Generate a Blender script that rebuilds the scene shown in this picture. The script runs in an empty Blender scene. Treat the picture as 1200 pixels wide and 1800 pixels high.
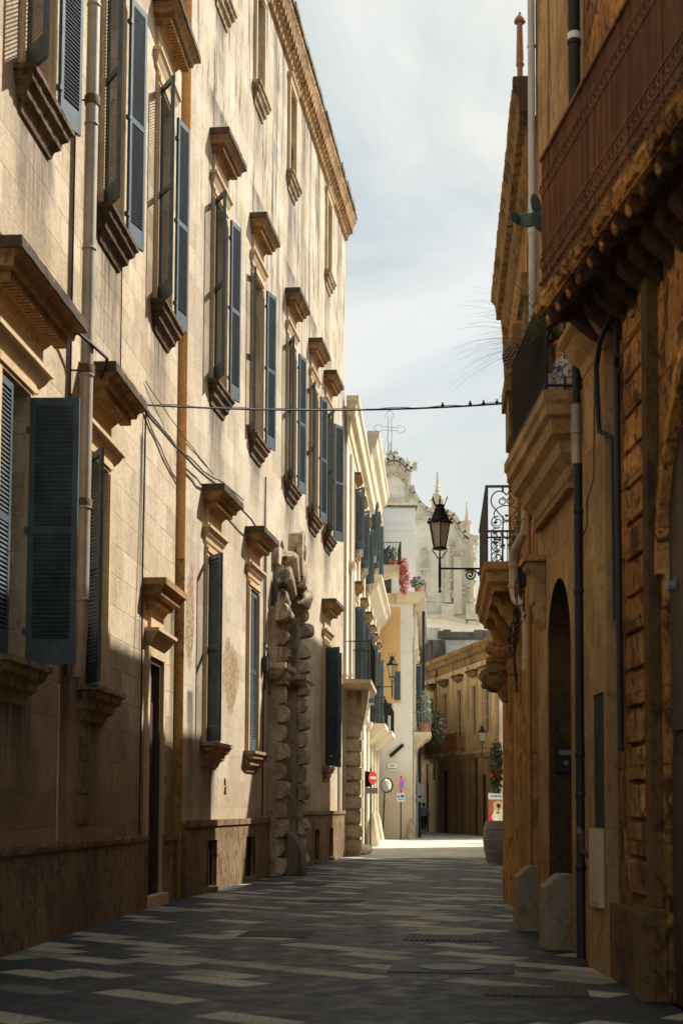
import bpy, bmesh, math, random
from mathutils import Vector, Matrix
random.seed(7)
R = math.radians
scn = bpy.context.scene
COL = scn.collection

# ---------------------------------------------------------------- camera
cd = bpy.data.cameras.new('camera'); cam = bpy.data.objects.new('camera', cd); COL.objects.link(cam)
cd.sensor_width = 36; cd.sensor_fit = 'AUTO'; cd.lens = 52.0; cd.shift_y = 0.1811
cd.clip_start = 0.1; cd.clip_end = 1000
cam.location = (0, 0, 1.5)
cam.rotation_euler = (Matrix.Rotation(R(90 + 4.245), 4, 'X') @ Matrix.Rotation(0.005, 4, 'Z')).to_euler()
cd.dof.use_dof = True; cd.dof.focus_distance = 32; cd.dof.aperture_fstop = 2.4
scn.camera = cam

# ---------------------------------------------------------------- light
SUN_EL, SUN_AZ = 46.0, 35.0        # azimuth measured from +X towards +Y
w = bpy.data.worlds.new('World'); scn.world = w; w.use_nodes = True
nt = w.node_tree; bg = nt.nodes['Background']
sky = nt.nodes.new('ShaderNodeTexSky'); sky.sky_type = 'NISHITA'; sky.sun_disc = False
sky.sun_elevation = R(SUN_EL); sky.sun_rotation = R(90 - SUN_AZ)
sky.dust_density = 2.5; sky.air_density = 1.0; sky.ozone_density = 1.0
tc = nt.nodes.new('ShaderNodeTexCoord')
mp = nt.nodes.new('ShaderNodeMapping'); mp.inputs['Scale'].default_value = (1.0, 1.0, 1.7); mp.inputs['Rotation'].default_value = (0.3, 0.5, 0.4)
nz = nt.nodes.new('ShaderNodeTexNoise'); nz.inputs['Scale'].default_value = 3.1; nz.inputs['Detail'].default_value = 7; nz.inputs['Roughness'].default_value = 0.52
nz.inputs['Distortion'].default_value = 0.5
rp = nt.nodes.new('ShaderNodeValToRGB'); rp.color_ramp.elements[0].position = 0.40; rp.color_ramp.elements[1].position = 0.60
rp.color_ramp.elements[0].color = (0.80, 0.80, 0.80, 1); rp.color_ramp.elements[1].color = (1, 1, 1, 1)
mx = nt.nodes.new('ShaderNodeMixRGB'); mx.inputs['Color2'].default_value = (4.9, 5.0, 4.75, 1)
nt.links.new(tc.outputs['Generated'], mp.inputs['Vector']); nt.links.new(mp.outputs[0], nz.inputs['Vector'])
nt.links.new(nz.outputs['Fac'], rp.inputs[0])
# cloud cover is thinned in the unseen sky behind the camera to dim ambient light
sy = nt.nodes.new('ShaderNodeSeparateXYZ'); nt.links.new(tc.outputs['Generated'], sy.inputs[0])
fy = nt.nodes.new('ShaderNodeMapRange'); fy.inputs[1].default_value = -0.15; fy.inputs[2].default_value = 0.55; fy.inputs[3].default_value = 0.8; fy.inputs[4].default_value = 1.0; nt.links.new(sy.outputs[1], fy.inputs[0])
cn = nt.nodes.new('ShaderNodeTexNoise'); cn.inputs['Scale'].default_value = 2.6; cn.inputs['Detail'].default_value = 8; cn.inputs['Roughness'].default_value = 0.55; cn.inputs['Distortion'].default_value = 0.9; nt.links.new(mp.outputs[0], cn.inputs['Vector'])
cr0 = nt.nodes.new('ShaderNodeValToRGB'); cr0.color_ramp.elements[0].position = 0.42; cr0.color_ramp.elements[1].position = 0.60
cr0.color_ramp.elements[0].color = (3.75, 4.15, 4.25, 1); cr0.color_ramp.elements[1].color = (5.35, 5.4, 5.05, 1); nt.links.new(cn.outputs['Fac'], cr0.inputs[0]); nt.links.new(cr0.outputs[0], mx.inputs['Color2'])
fm = nt.nodes.new('ShaderNodeMath'); fm.operation = 'MULTIPLY'; nt.links.new(rp.outputs[0], fm.inputs[0]); nt.links.new(fy.outputs[0], fm.inputs[1]); nt.links.new(fm.outputs[0], mx.inputs['Fac'])
nt.links.new(sky.outputs[0], mx.inputs['Color1']); nt.links.new(mx.outputs[0], bg.inputs['Color'])
bg.inputs['Strength'].default_value = 0.10
sl = bpy.data.lights.new('sun', 'SUN'); so = bpy.data.objects.new('sun', sl); COL.objects.link(so)
sl.energy = 5.0; sl.angle = R(0.8); sl.color = (1.0, 0.95, 0.86)
sd = Vector((math.cos(R(SUN_EL)) * math.cos(R(SUN_AZ)), math.cos(R(SUN_EL)) * math.sin(R(SUN_AZ)), math.sin(R(SUN_EL))))
so.rotation_euler = sd.to_track_quat('Z', 'Y').to_euler(); so.location = (20, 10, 40)
scn.view_settings.view_transform = 'Standard'; scn.view_settings.look = 'None'
scn.view_settings.exposure = 0.76; scn.view_settings.gamma = 1
scn.render.engine = 'CYCLES'
scn.cycles.max_bounces = 6; scn.cycles.diffuse_bounces = 4

# ---------------------------------------------------------------- helpers
class MB:
    """collects geometry in (s, n, z): along the wall, outwards, up"""
    def __init__(s, sg=-1): s.v = []; s.f = []; s.sg = sg
    def add(s, vs, fs):
        b = len(s.v); s.v += [(p[0], s.sg * p[1], p[2]) for p in vs]; s.f += [tuple(b + i for i in f) for f in fs]
    def box(s, a, b, n0, n1, z0, z1):
        s.add([(a, n0, z0), (b, n0, z0), (b, n1, z0), (a, n1, z0), (a, n0, z1), (b, n0, z1), (b, n1, z1), (a, n1, z1)],
              [(0, 3, 2, 1), (4, 5, 6, 7), (0, 1, 5, 4), (1, 2, 6, 5), (2, 3, 7, 6), (3, 0, 4, 7)])
    def bx(s, c, sz, rot=0, ax='Z'):
        m = Matrix.Rotation(rot, 3, ax); h = [x / 2 for x in sz]
        vs = [Vector(c) + m @ Vector((i * h[0], j * h[1], k * h[2])) for k in (-1, 1) for j in (-1, 1) for i in (-1, 1)]
        s.add(vs, [(0, 2, 3, 1), (4, 5, 7, 6), (0, 1, 5, 4), (1, 3, 7, 5), (3, 2, 6, 7), (2, 0, 4, 6)])
    def prism_s(s, a, b, poly):      # poly of (n, z), extruded along s
        k = len(poly); s.add([(a, p[0], p[1]) for p in poly] + [(b, p[0], p[1]) for p in poly],
              [tuple(range(k)), tuple(range(2 * k - 1, k - 1, -1))] + [(i, (i + 1) % k, k + (i + 1) % k, k + i) for i in range(k)])
    def prism_n(s, n0, n1, poly):    # poly of (s, z), extruded along n
        k = len(poly); s.add([(p[0], n0, p[1]) for p in poly] + [(p[0], n1, p[1]) for p in poly],
              [tuple(range(k)), tuple(range(2 * k - 1, k - 1, -1))] + [(i, (i + 1) % k, k + (i + 1) % k, k + i) for i in range(k)])
    def prism_z(s, z0, z1, poly):
        k = len(poly); s.add([(p[0], p[1], z0) for p in poly] + [(p[0], p[1], z1) for p in poly],
              [tuple(range(k)), tuple(range(2 * k - 1, k - 1, -1))] + [(i, (i + 1) % k, k + (i + 1) % k, k + i) for i in range(k)])
    def mould(s, a, b, prof, n0=0.0, jag=0.0, L=True, Rr=True):   # mitred moulding with returns; prof (n, z) from top to bottom
        seg = max(1, int((b - a) / 0.06)) if jag else 1
        rows = []
        for (n, z) in prof:
            nn = n - n0
            row = [(a - (nn if L else 0), n0, z)]
            for i in range(seg + 1):
                t = i / seg; j = random.uniform(-jag, jag * 0.35) if jag and n > n0 + 0.03 else 0; j2 = random.uniform(-jag, jag) * 0.4 if jag else 0
                row.append((a - (nn if L else 0) + t * (b - a + nn * ((1 if L else 0) + (1 if Rr else 0))), n + j, z + j2))
            row.append((b + (nn if Rr else 0), n0, z)); rows.append(row)
        k = len(rows[0]); vs = [p for r in rows for p in r]; fs = []
        for r in range(len(rows) - 1):
            for i in range(k - 1): fs.append((r * k + i, r * k + i + 1, (r + 1) * k + i + 1, (r + 1) * k + i))
            fs.append((r * k + k - 1, r * k, (r + 1) * k, (r + 1) * k + k - 1))
        fs.append(tuple(range(k))); fs.append(tuple((len(rows) - 1) * k + i for i in reversed(range(k))))
        s.add(vs, fs)
    def tube(s, pts, r, k=8, cap=True):
        pts = [Vector(p) for p in pts]; vs = []; n = len(pts); rr = r if isinstance(r, (list, tuple)) else [r] * n
        up = Vector((0, 0, 1)); prev = None
        for i, p in enumerate(pts):
            t = (pts[min(i + 1, n - 1)] - pts[max(i - 1, 0)]);  t = t.normalized() if t.length > 1e-9 else Vector((0, 0, 1))
            if prev is None: x = t.orthogonal().normalized()
            else: x = (prev - t * prev.dot(t)); x = x.normalized() if x.length > 1e-6 else t.orthogonal().normalized()
            prev = x; y = t.cross(x)
            for j in range(k): a = 2 * math.pi * j / k; vs.append(p + (x * math.cos(a) + y * math.sin(a)) * rr[i])
        fs = [(i * k + j, i * k + (j + 1) % k, (i + 1) * k + (j + 1) % k, (i + 1) * k + j) for i in range(n - 1) for j in range(k)]
        if cap: fs += [tuple(range(k)), tuple(reversed(range((n - 1) * k, n * k)))]
        s.add(vs, fs)
    def lathe(s, c, prof, k=16, ax='z', arc=(0, 2 * math.pi)):      # prof (r, h)
        full = abs(arc[1] - arc[0] - 2 * math.pi) < 1e-6; m = k if full else k + 1; vs = []
        for (r, h) in prof:
            for j in range(m):
                a = arc[0] + (arc[1] - arc[0]) * j / k; u, v = r * math.cos(a), r * math.sin(a)
                vs.append((c[0] + u, c[1] + v, c[2] + h) if ax == 'z' else ((c[0] + h, c[1] + u, c[2] + v) if ax == 's' else (c[0] + u, c[1] + h, c[2] + v)))
        fs = [(i * m + j, i * m + (j + 1) % m, (i + 1) * m + (j + 1) % m, (i + 1) * m + j) for i in range(len(prof) - 1) for j in range(k if full else k)]
        fs += [tuple(range(m)), tuple(reversed(range((len(prof) - 1) * m, len(prof) * m)))]
        s.add(vs, fs)
    def ball(s, c, r, k=8, jit=0.0):
        rx, ry, rz = r if isinstance(r, (list, tuple)) else (r, r, r); vs = []; m = k // 2 + 1
        for i in range(m + 1):
            th = math.pi * i / m
            for j in range(k):
                a = 2 * math.pi * j / k; q = 1 + random.uniform(-jit, jit)
                vs.append((c[0] + rx * q * math.sin(th) * math.cos(a), c[1] + ry * q * math.sin(th) * math.sin(a), c[2] + rz * q * math.cos(th)))
        fs = [(i * k + j, i * k + (j + 1) % k, (i + 1) * k + (j + 1) % k, (i + 1) * k + j) for i in range(m) for j in range(k)]
        s.add(vs, fs)
    def mesh(s, name, smooth=False, bevel=0.0):
        me = bpy.data.meshes.new(name); me.from_pydata([tuple(v) for v in s.v], [], s.f); me.validate()
        bm = bmesh.new(); bm.from_mesh(me); bmesh.ops.recalc_face_normals(bm, faces=bm.faces)
        if bevel: bmesh.ops.bevel(bm, geom=[e for e in bm.edges if len(e.link_faces) == 2 and e.calc_face_angle(0) > 0.6], offset=bevel, segments=2, affect='EDGES', profile=0.6)
        bm.to_mesh(me); bm.free()
        if smooth:
            for p in me.polygons: p.use_smooth = True
            try: me.set_sharp_from_angle(angle=R(38))
            except Exception: pass
        return me
    def build(s, name, mat, parent=None, smooth=False, bevel=0.0, loc=(0, 0, 0), rz=0):
        return inst(name, s.mesh(name, smooth, bevel), mat, parent, loc, rz)

def inst(name, me, mat, parent=None, loc=(0, 0, 0), rz=0):
    if mat and not me.materials: me.materials.append(mat)
    o = bpy.data.objects.new(name, me); COL.objects.link(o); o.parent = parent; o.location = loc; o.rotation_euler = (0, 0, rz)
    return o
def tag(o, label, cat, group=None, kind=None):
    if kind: o['kind'] = kind
    if label: o['label'] = label
    if cat: o['category'] = cat
    if group: o['group'] = group
    return o
def thing(name, label, cat, loc=(0, 0, 0), rz=0, group=None):
    o = bpy.data.objects.new(name, None); COL.objects.link(o); o.location = loc; o.rotation_euler = (0, 0, rz); o.empty_display_size = 0.3
    return tag(o, label, cat, group)
def copy_tree(o, parent=None, loc=None):
    c = o.copy(); COL.objects.link(c); c.parent = parent
    if loc is not None: c.location = loc
    for ch in list(o.children): copy_tree(ch, c)
    return c
def frame(name, label, cat, o, d, group=None):
    return thing(name, label, cat, (o[0], o[1], 0), math.atan2(d[1], d[0]), group)

# ---------------------------------------------------------------- materials
def newmat(name):
    m = bpy.data.materials.new(name); m.use_nodes = True; return m, m.node_tree, m.node_tree.nodes['Principled BSDF']
def N(nt, t, **kw):
    n = nt.nodes.new(t)
    for k, v in kw.items():
        if k in n.inputs: n.inputs[k].default_value = v
        else: setattr(n, k, v)
    return n
def noise(nt, vec, scale, detail=5, rough=0.55, dist=0.0):
    n = N(nt, 'ShaderNodeTexNoise', Scale=scale, Detail=detail, Roughness=rough, Distortion=dist); nt.links.new(vec, n.inputs['Vector']); return n.outputs['Fac']
def ramp(nt, f, a, b, va=0.0, vb=1.0):
    n = N(nt, 'ShaderNodeMapRange'); n.inputs[1].default_value = a; n.inputs[2].default_value = b; n.inputs[3].default_value = va; n.inputs[4].default_value = vb
    nt.links.new(f, n.inputs[0]); return n.outputs[0]
def mix(nt, f, c1, c2, mode='MIX'):
    n = N(nt, 'ShaderNodeMixRGB', blend_type=mode)
    for s, c in ((n.inputs[0], f), (n.inputs[1], c1), (n.inputs[2], c2)):
        if isinstance(c, (int, float)): s.default_value = c
        elif isinstance(c, tuple): s.default_value = c + (1,) if len(c) == 3 else c
        else: nt.links.new(c, s)
    return n.outputs[0]
def mth(nt, op, a, b=None):
    n = N(nt, 'ShaderNodeMath', operation=op)
    for s, c in ((n.inputs[0], a), (n.inputs[1], b)):
        if c is None: continue
        if isinstance(c, (int, float)): s.default_value = c
        else: nt.links.new(c, s)
    return n.outputs[0]
def scaled(nt, vec, sc):
    n = N(nt, 'ShaderNodeMapping'); n.inputs['Scale'].default_value = sc; nt.links.new(vec, n.inputs['Vector']); return n.outputs[0]

def stone(name, c1, c2, streak=0.5, dark=(0.10, 0.065, 0.035), joints=None, jdark=0.6, lichen=0.0, lz=(12, 17), bump=0.35, low=None, lowz=(2.2, 3.6), top=0.0, pit=0.3, rough=0.88, fine=0.25, drips=(), patches=(), blocky=0.75, cr=(0.34, 0.66), erode=0.0):
    m, nt, b = newmat(name)
    geo = N(nt, 'ShaderNodeNewGeometry'); pos = geo.outputs['Position']
    sep = N(nt, 'ShaderNodeSeparateXYZ'); nt.links.new(pos, sep.inputs[0])
    col = mix(nt, ramp(nt, noise(nt, pos, 0.55, 7, 0.6, 0.4), cr[0], cr[1]), c1, c2)
    if low:  # lower wall tint: bare stone, on low walls also darkened to deepen the shade
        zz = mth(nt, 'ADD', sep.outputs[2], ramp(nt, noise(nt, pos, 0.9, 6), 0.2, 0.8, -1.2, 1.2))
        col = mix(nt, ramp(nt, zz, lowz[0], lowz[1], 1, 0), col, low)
    # medium blotches
    col = mix(nt, ramp(nt, noise(nt, pos, 2.6, 8, 0.65, 0.6), 0.52, 0.7, 0, 0.35), col, tuple(x * 0.62 for x in c2))
    if joints:
        jt = N(nt, 'ShaderNodeTexCoord'); js = N(nt, 'ShaderNodeSeparateXYZ'); jc = N(nt, 'ShaderNodeCombineXYZ')
        nt.links.new(jt.outputs['Object'], js.inputs[0]); nt.links.new(js.outputs[0], jc.inputs[0]); nt.links.new(js.outputs[2], jc.inputs[1])
        wob = N(nt, 'ShaderNodeVectorMath', operation='MULTIPLY_ADD')
        nn = N(nt, 'ShaderNodeTexNoise', Scale=3.0, Detail=3); nt.links.new(pos, nn.inputs['Vector'])
        nt.links.new(nn.outputs['Color'], wob.inputs[0]); wob.inputs[1].default_value = (0.03, 0.03, 0.03); nt.links.new(jc.outputs[0], wob.inputs[2])
        br = N(nt, 'ShaderNodeTexBrick', Scale=1.0); br.inputs['Brick Width'].default_value = joints[0]; br.inputs['Row Height'].default_value = joints[1]
        br.inputs['Mortar Size'].default_value = joints[2]; br.inputs['Mortar Smooth'].default_value = 0.6
        br.inputs['Color1'].default_value = (0.72, 0.69, 0.64, 1); br.inputs['Color2'].default_value = (1.10, 1.08, 1.05, 1); br.inputs['Mortar'].default_value = (1, 1, 1, 1)
        nt.links.new(wob.outputs[0], br.inputs['Vector'])
        col = mix(nt, blocky, col, br.outputs['Color'], 'MULTIPLY')
        jm = mth(nt, 'MULTIPLY', br.outputs['Fac'], ramp(nt, noise(nt, pos, 1.4, 4), 0.4, 0.6, 0.15, 1.0))
        col = mix(nt, mth(nt, 'MULTIPLY', jm, jdark), col, tuple(x * 0.45 for x in c2))
    sv = scaled(nt, pos, (5.0, 5.0, 0.22))
    st = mth(nt, 'MULTIPLY', ramp(nt, noise(nt, sv, 1.0, 9, 0.68, 0.3), 0.50, 0.72), ramp(nt, noise(nt, pos, 0.7, 4), 0.38, 0.6, 0.25, 1))
    col = mix(nt, mth(nt, 'MULTIPLY', st, streak), col, tuple(x * 0.5 + y * 0.5 for x, y in zip(dark, c2)))
    if drips or patches:
        ot = N(nt, 'ShaderNodeTexCoord'); osx = N(nt, 'ShaderNodeSeparateXYZ'); nt.links.new(ot.outputs['Object'], osx.inputs[0])
        wobb = ramp(nt, noise(nt, pos, 1.7, 5), 0.2, 0.8, -0.35, 0.35)
    dm = None
    for (cs_, zt_, ln_, hw_) in drips:      # grime washed down from sills, hoods and cornice breaks
        ds = mth(nt, 'ABSOLUTE', mth(nt, 'ADD', mth(nt, 'SUBTRACT', osx.outputs[0], cs_), mth(nt, 'MULTIPLY', wobb, hw_)))
        k_ = mth(nt, 'MULTIPLY', ramp(nt, ds, hw_ * .45, hw_, 1, 0), mth(nt, 'MULTIPLY', ramp(nt, osx.outputs[2], zt_ - ln_, zt_ - .05, 0, 1), ramp(nt, osx.outputs[2], zt_, zt_ + .08, 1, 0)))
        dm = k_ if dm is None else mth(nt, 'MAXIMUM', dm, k_)
    if dm is not None:
        fs = ramp(nt, noise(nt, scaled(nt, pos, (9, 9, 0.5)), 1.0, 7, 0.7), 0.30, 0.54)
        col = mix(nt, mth(nt, 'MULTIPLY', mth(nt, 'MULTIPLY', dm, fs), 0.95), col, (0.075, 0.058, 0.042))
    for (cs_, cz_, rs_, rz_) in patches:    # plaster fallen away, coarse ochre stone bare
        ds = mth(nt, 'POWER', mth(nt, 'DIVIDE', mth(nt, 'SUBTRACT', osx.outputs[0], cs_), rs_), 2); dz = mth(nt, 'POWER', mth(nt, 'DIVIDE', mth(nt, 'SUBTRACT', osx.outputs[2], cz_), rz_), 2)
        k_ = ramp(nt, mth(nt, 'ADD', mth(nt, 'ADD', ds, dz), mth(nt, 'MULTIPLY', wobb, 1.6)), 0.7, 1.0, 1, 0)
        pk = ramp(nt, noise(nt, pos, 14, 5, 0.7, 0.5), 0.44, 0.54)
        col = mix(nt, mth(nt, 'MULTIPLY', k_, pk), col, (0.22, 0.13, 0.055)); col = mix(nt, mth(nt, 'MULTIPLY', k_, 0.35), col, (0.34, 0.22, 0.10))
    if erode:       # weather-eaten hollows, darker inside, and fresher pale scars
        er = noise(nt, scaled(nt, pos, (1, 1, .75)), 4.2, 9, 0.72, 0.9); e1 = ramp(nt, er, 0.53, 0.60); e2 = ramp(nt, noise(nt, pos, 3.1, 8, 0.7, 0.4), 0.57, 0.64)
        col = mix(nt, mth(nt, 'MULTIPLY', e1, erode), col, tuple(x * 0.30 for x in c2)); col = mix(nt, mth(nt, 'MULTIPLY', e2, erode * 0.55), col, tuple(min(.9, x * 1.25 + .03) for x in c1))
    if lichen:
        lf = ramp(nt, noise(nt, scaled(nt, pos, (2.2, 2.2, 0.28)), 1.3, 10, 0.72), 0.53, 0.60)
        lf = mth(nt, 'MULTIPLY', lf, ramp(nt, sep.outputs[2], lz[0], lz[1], 0.08, 1)); col = mix(nt, mth(nt, 'MULTIPLY', lf, lichen), col, (0.07, 0.062, 0.05))
    if top:
        sn = N(nt, 'ShaderNodeSeparateXYZ'); nt.links.new(geo.outputs['Normal'], sn.inputs[0])
        tf = mth(nt, 'MULTIPLY', ramp(nt, sn.outputs[2], 0.1, 0.6), ramp(nt, noise(nt, pos, 6, 5), 0.35, 0.55)); col = mix(nt, mth(nt, 'MULTIPLY', tf, top), col, (0.045, 0.038, 0.03))
        tf2 = ramp(nt, noise(nt, pos, 4.5, 8, 0.7, 0.5), 0.52, 0.64); col = mix(nt, mth(nt, 'MULTIPLY', tf2, top * 0.75), col, (0.06, 0.045, 0.03))
    fn = noise(nt, pos, 22, 6, 0.7); col = mix(nt, 1.0, col, mix(nt, ramp(nt, fn, 0.3, 0.7), (1 - fine,) * 3, (1 + fine * 0.6,) * 3), 'MULTIPLY')
    nt.links.new(col, b.inputs['Base Color']); b.inputs['Roughness'].default_value = rough; b.inputs['Specular IOR Level'].default_value = 0.2
    pcf = mth(nt, 'MULTIPLY', ramp(nt, noise(nt, scaled(nt, pos, (1, 1, .6)), 13, 4, 0.6, 0.8), 0.60, 0.66), ramp(nt, noise(nt, pos, 0.9, 3), 0.46, 0.6)); cN = mix(nt, mth(nt, 'MULTIPLY', pcf, min(1.0, pit)), col, tuple(x * 0.35 for x in c2)); nt.links.new(cN, b.inputs['Base Color'])
    h = mth(nt, 'ADD', mth(nt, 'MULTIPLY', noise(nt, pos, 9, 8, 0.7), 0.8), mth(nt, 'MULTIPLY', fn, 0.35))
    pf = ramp(nt, noise(nt, pos, 16, 3, 0.6, 1.0), 0.66, 0.72, 0, pit); pm = ramp(nt, noise(nt, pos, 0.8, 3), 0.5, 0.62); h = mth(nt, 'SUBTRACT', h, mth(nt, 'MULTIPLY', pf, pm))
    if joints: h = mth(nt, 'SUBTRACT', h, mth(nt, 'MULTIPLY', br.outputs['Fac'], 0.5))
    if erode: h = mth(nt, 'SUBTRACT', h, mth(nt, 'MULTIPLY', e1, 0.9 * erode))
    bp = N(nt, 'ShaderNodeBump', Strength=bump, Distance=0.03); nt.links.new(h, bp.inputs['Height']); nt.links.new(bp.outputs[0], b.inputs['Normal'])
    return m
def plain(name, c, rough=0.6, metal=0.0, var=0.25, sc=8, bump=0.1, c2=None, spec=0.4):
    m, nt, b = newmat(name); pos = N(nt, 'ShaderNodeNewGeometry').outputs['Position']
    f = ramp(nt, noise(nt, pos, sc, 6, 0.65), 0.3, 0.7); col = mix(nt, f, tuple(x * (1 - var) for x in c), c2 or tuple(min(1, x * (1 + var)) for x in c))
    nt.links.new(col, b.inputs['Base Color']); b.inputs['Roughness'].default_value = rough; b.inputs['Metallic'].default_value = metal; b.inputs['Specular IOR Level'].default_value = spec
    if bump: bp = N(nt, 'ShaderNodeBump', Strength=bump, Distance=0.01); nt.links.new(noise(nt, pos, sc * 4, 5), bp.inputs['Height']); nt.links.new(bp.outputs[0], b.inputs['Normal'])
    return m
M = {}
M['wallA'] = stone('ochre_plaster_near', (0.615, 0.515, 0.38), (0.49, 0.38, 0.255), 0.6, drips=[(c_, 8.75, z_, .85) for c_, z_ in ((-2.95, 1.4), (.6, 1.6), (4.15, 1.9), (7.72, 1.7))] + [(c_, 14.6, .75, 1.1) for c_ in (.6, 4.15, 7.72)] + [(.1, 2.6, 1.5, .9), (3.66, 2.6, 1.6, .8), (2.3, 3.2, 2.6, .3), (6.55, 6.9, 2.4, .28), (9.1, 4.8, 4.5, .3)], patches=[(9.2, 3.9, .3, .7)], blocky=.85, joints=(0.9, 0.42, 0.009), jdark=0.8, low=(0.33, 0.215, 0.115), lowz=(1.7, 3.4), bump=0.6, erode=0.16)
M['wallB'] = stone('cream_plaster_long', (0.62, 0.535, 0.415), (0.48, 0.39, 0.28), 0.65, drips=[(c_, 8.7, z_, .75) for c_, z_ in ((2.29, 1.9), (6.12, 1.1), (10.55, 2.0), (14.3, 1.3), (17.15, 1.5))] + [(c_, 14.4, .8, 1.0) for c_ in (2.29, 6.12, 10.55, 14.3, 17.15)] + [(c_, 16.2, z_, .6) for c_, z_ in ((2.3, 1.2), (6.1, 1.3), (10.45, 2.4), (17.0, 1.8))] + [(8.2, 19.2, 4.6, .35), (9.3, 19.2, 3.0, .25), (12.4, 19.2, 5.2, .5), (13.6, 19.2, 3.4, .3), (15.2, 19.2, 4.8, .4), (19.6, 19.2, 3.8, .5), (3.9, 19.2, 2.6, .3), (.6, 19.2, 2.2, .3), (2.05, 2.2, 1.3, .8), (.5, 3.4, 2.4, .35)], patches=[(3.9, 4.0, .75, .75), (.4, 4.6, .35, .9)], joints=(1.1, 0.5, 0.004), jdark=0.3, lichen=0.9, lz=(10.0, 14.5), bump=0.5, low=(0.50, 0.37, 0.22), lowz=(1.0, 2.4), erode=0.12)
M['plinth'] = stone('worn_plinth_stone', (0.36, 0.24, 0.13), (0.20, 0.125, 0.065), 0.9, dark=(0.04, 0.03, 0.02), joints=(1.5, 1.3, 0.008), jdark=0.6, bump=0.7, pit=0.8, erode=0.65)
M['cap'] = stone('black_stained_cap', (0.13, 0.09, 0.055), (0.05, 0.038, 0.026), 0.6, dark=(0.02, 0.018, 0.014), top=0.9, bump=0.9, pit=0.8)
M['orange'] = stone('orange_bounce_tint', (0.80, 0.44, 0.16), (0.68, 0.35, 0.12), 0.3, bump=0.3)  # bounced sunlight on the shaded corner return, put into the colour
M['trim'] = stone('carved_ochre_stone', (0.48, 0.285, 0.125), (0.27, 0.145, 0.06), 0.5, top=0.9, bump=0.35, erode=0.3)
M['frame'] = stone('window_surround_stone', (0.62, 0.46, 0.285), (0.52, 0.36, 0.20), 0.35, bump=0.3)
M['sill'] = stone('eroded_sill_stone', (0.22, 0.145, 0.075), (0.10, 0.065, 0.033), 0.8, dark=(0.03, 0.025, 0.02), top=0.9, bump=0.9, pit=0.9, erode=0.5)
M['sill2'] = stone('worn_sill_stone', (0.46, 0.33, 0.19), (0.34, 0.23, 0.125), 0.6, dark=(0.05, 0.035, 0.025), top=0.6, bump=0.9, pit=0.9, erode=0.6)
M['portal'] = stone('portal_stone', (0.68, 0.56, 0.40), (0.46, 0.34, 0.215), 0.7, lichen=1.0, lz=(3.0, 5.4), top=0.55, bump=0.8, pit=0.8, fine=0.35, erode=0.3)
M['white'] = stone('white_plaster', (0.80, 0.76, 0.67), (0.74, 0.69, 0.58), 0.15, bump=0.15, joints=(1.2, 0.5, 0.003), jdark=0.2)
M['whitetrim'] = stone('pale_cut_stone', (0.75, 0.66, 0.49), (0.66, 0.54, 0.36), 0.2, bump=0.2)
M['palewall'] = stone('pale_end_wall', (0.86, 0.83, 0.75), (0.82, 0.77, 0.67), 0.12, fine=0.12, low=(0.66, 0.53, 0.37), lowz=(1.8, 4.2), bump=0.2)
M['church'] = stone('church_limestone', (0.90, 0.85, 0.74), (0.85, 0.77, 0.63), 0.15, joints=(1.2, 0.55, 0.01), jdark=0.25, blocky=0.25, fine=0.1, bump=0.2, lichen=0.3, lz=(22, 32))
M['churchtrim'] = stone('church_carved_stone', (0.74, 0.67, 0.53), (0.56, 0.48, 0.36), 0.4, bump=0.8, pit=0.6, lichen=0.5, lz=(20, 30))
M['ochreE'] = stone('deep_ochre_plaster', (0.72, 0.53, 0.30), (0.54, 0.36, 0.17), 0.85, dark=(0.05, 0.035, 0.02), lichen=0.5, lz=(8.5, 10.5), bump=0.3, low=(0.27, 0.165, 0.08), lowz=(3.2, 5.8), erode=0.3)  # darker lower band paints the shade at the foot of the facade
M['panel'] = plain('apricot_plaster', (0.72, 0.46, 0.20), 0.9, var=0.05, sc=1.0, bump=0.05)
M['R1'] = stone('orange_ashlar', (0.86, 0.41, 0.115), (0.38, 0.165, 0.045), 0.95, cr=(0.42, 0.60), low=(0.26, 0.13, 0.045), lowz=(0.8, 2.6), fine=0.45, blocky=0.9, dark=(0.06, 0.03, 0.012), joints=(1.0, 0.62, 0.016), jdark=1.0, bump=1.0, pit=0.7, erode=0.9)
M['R1low'] = stone('dark_ochre_plinth', (0.17, 0.095, 0.036), (0.09, 0.05, 0.02), 0.8, dark=(0.03, 0.02, 0.012), bump=0.6, erode=0.6)
M['R2'] = stone('tan_plaster', (0.60, 0.39, 0.19), (0.40, 0.24, 0.10), 0.5, dark=(0.06, 0.04, 0.02), joints=(1.2, 0.55, 0.006), jdark=0.5, bump=0.5, pit=0.6, low=(0.36, 0.22, 0.10), lowz=(1.5, 3.5), lichen=0.9, lz=(6.5, 10), erode=0.4)
M['R3'] = stone('golden_stone', (0.60, 0.34, 0.115), (0.32, 0.165, 0.05), 0.7, dark=(0.06, 0.035, 0.015), bump=0.6, pit=0.6, erode=0.55)
M['R3dark'] = stone('blackened_cornice_stone', (0.40, 0.25, 0.10), (0.25, 0.15, 0.06), 0.9, dark=(0.02, 0.017, 0.012), top=1.0, bump=0.8, lichen=0.8, lz=(6, 8))
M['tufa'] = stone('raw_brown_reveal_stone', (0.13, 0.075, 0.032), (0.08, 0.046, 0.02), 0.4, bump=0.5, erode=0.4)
M['oldwall'] = stone('blackened_old_wall', (0.25, 0.21, 0.155), (0.12, 0.10, 0.075), 0.9, dark=(0.03, 0.028, 0.025), lichen=0.9, lz=(4, 8), bump=0.6)
M['rock'] = stone('grey_bollard_stone', (0.32, 0.25, 0.17), (0.24, 0.185, 0.125), 0.3, bump=0.4, erode=0.3)
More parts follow.
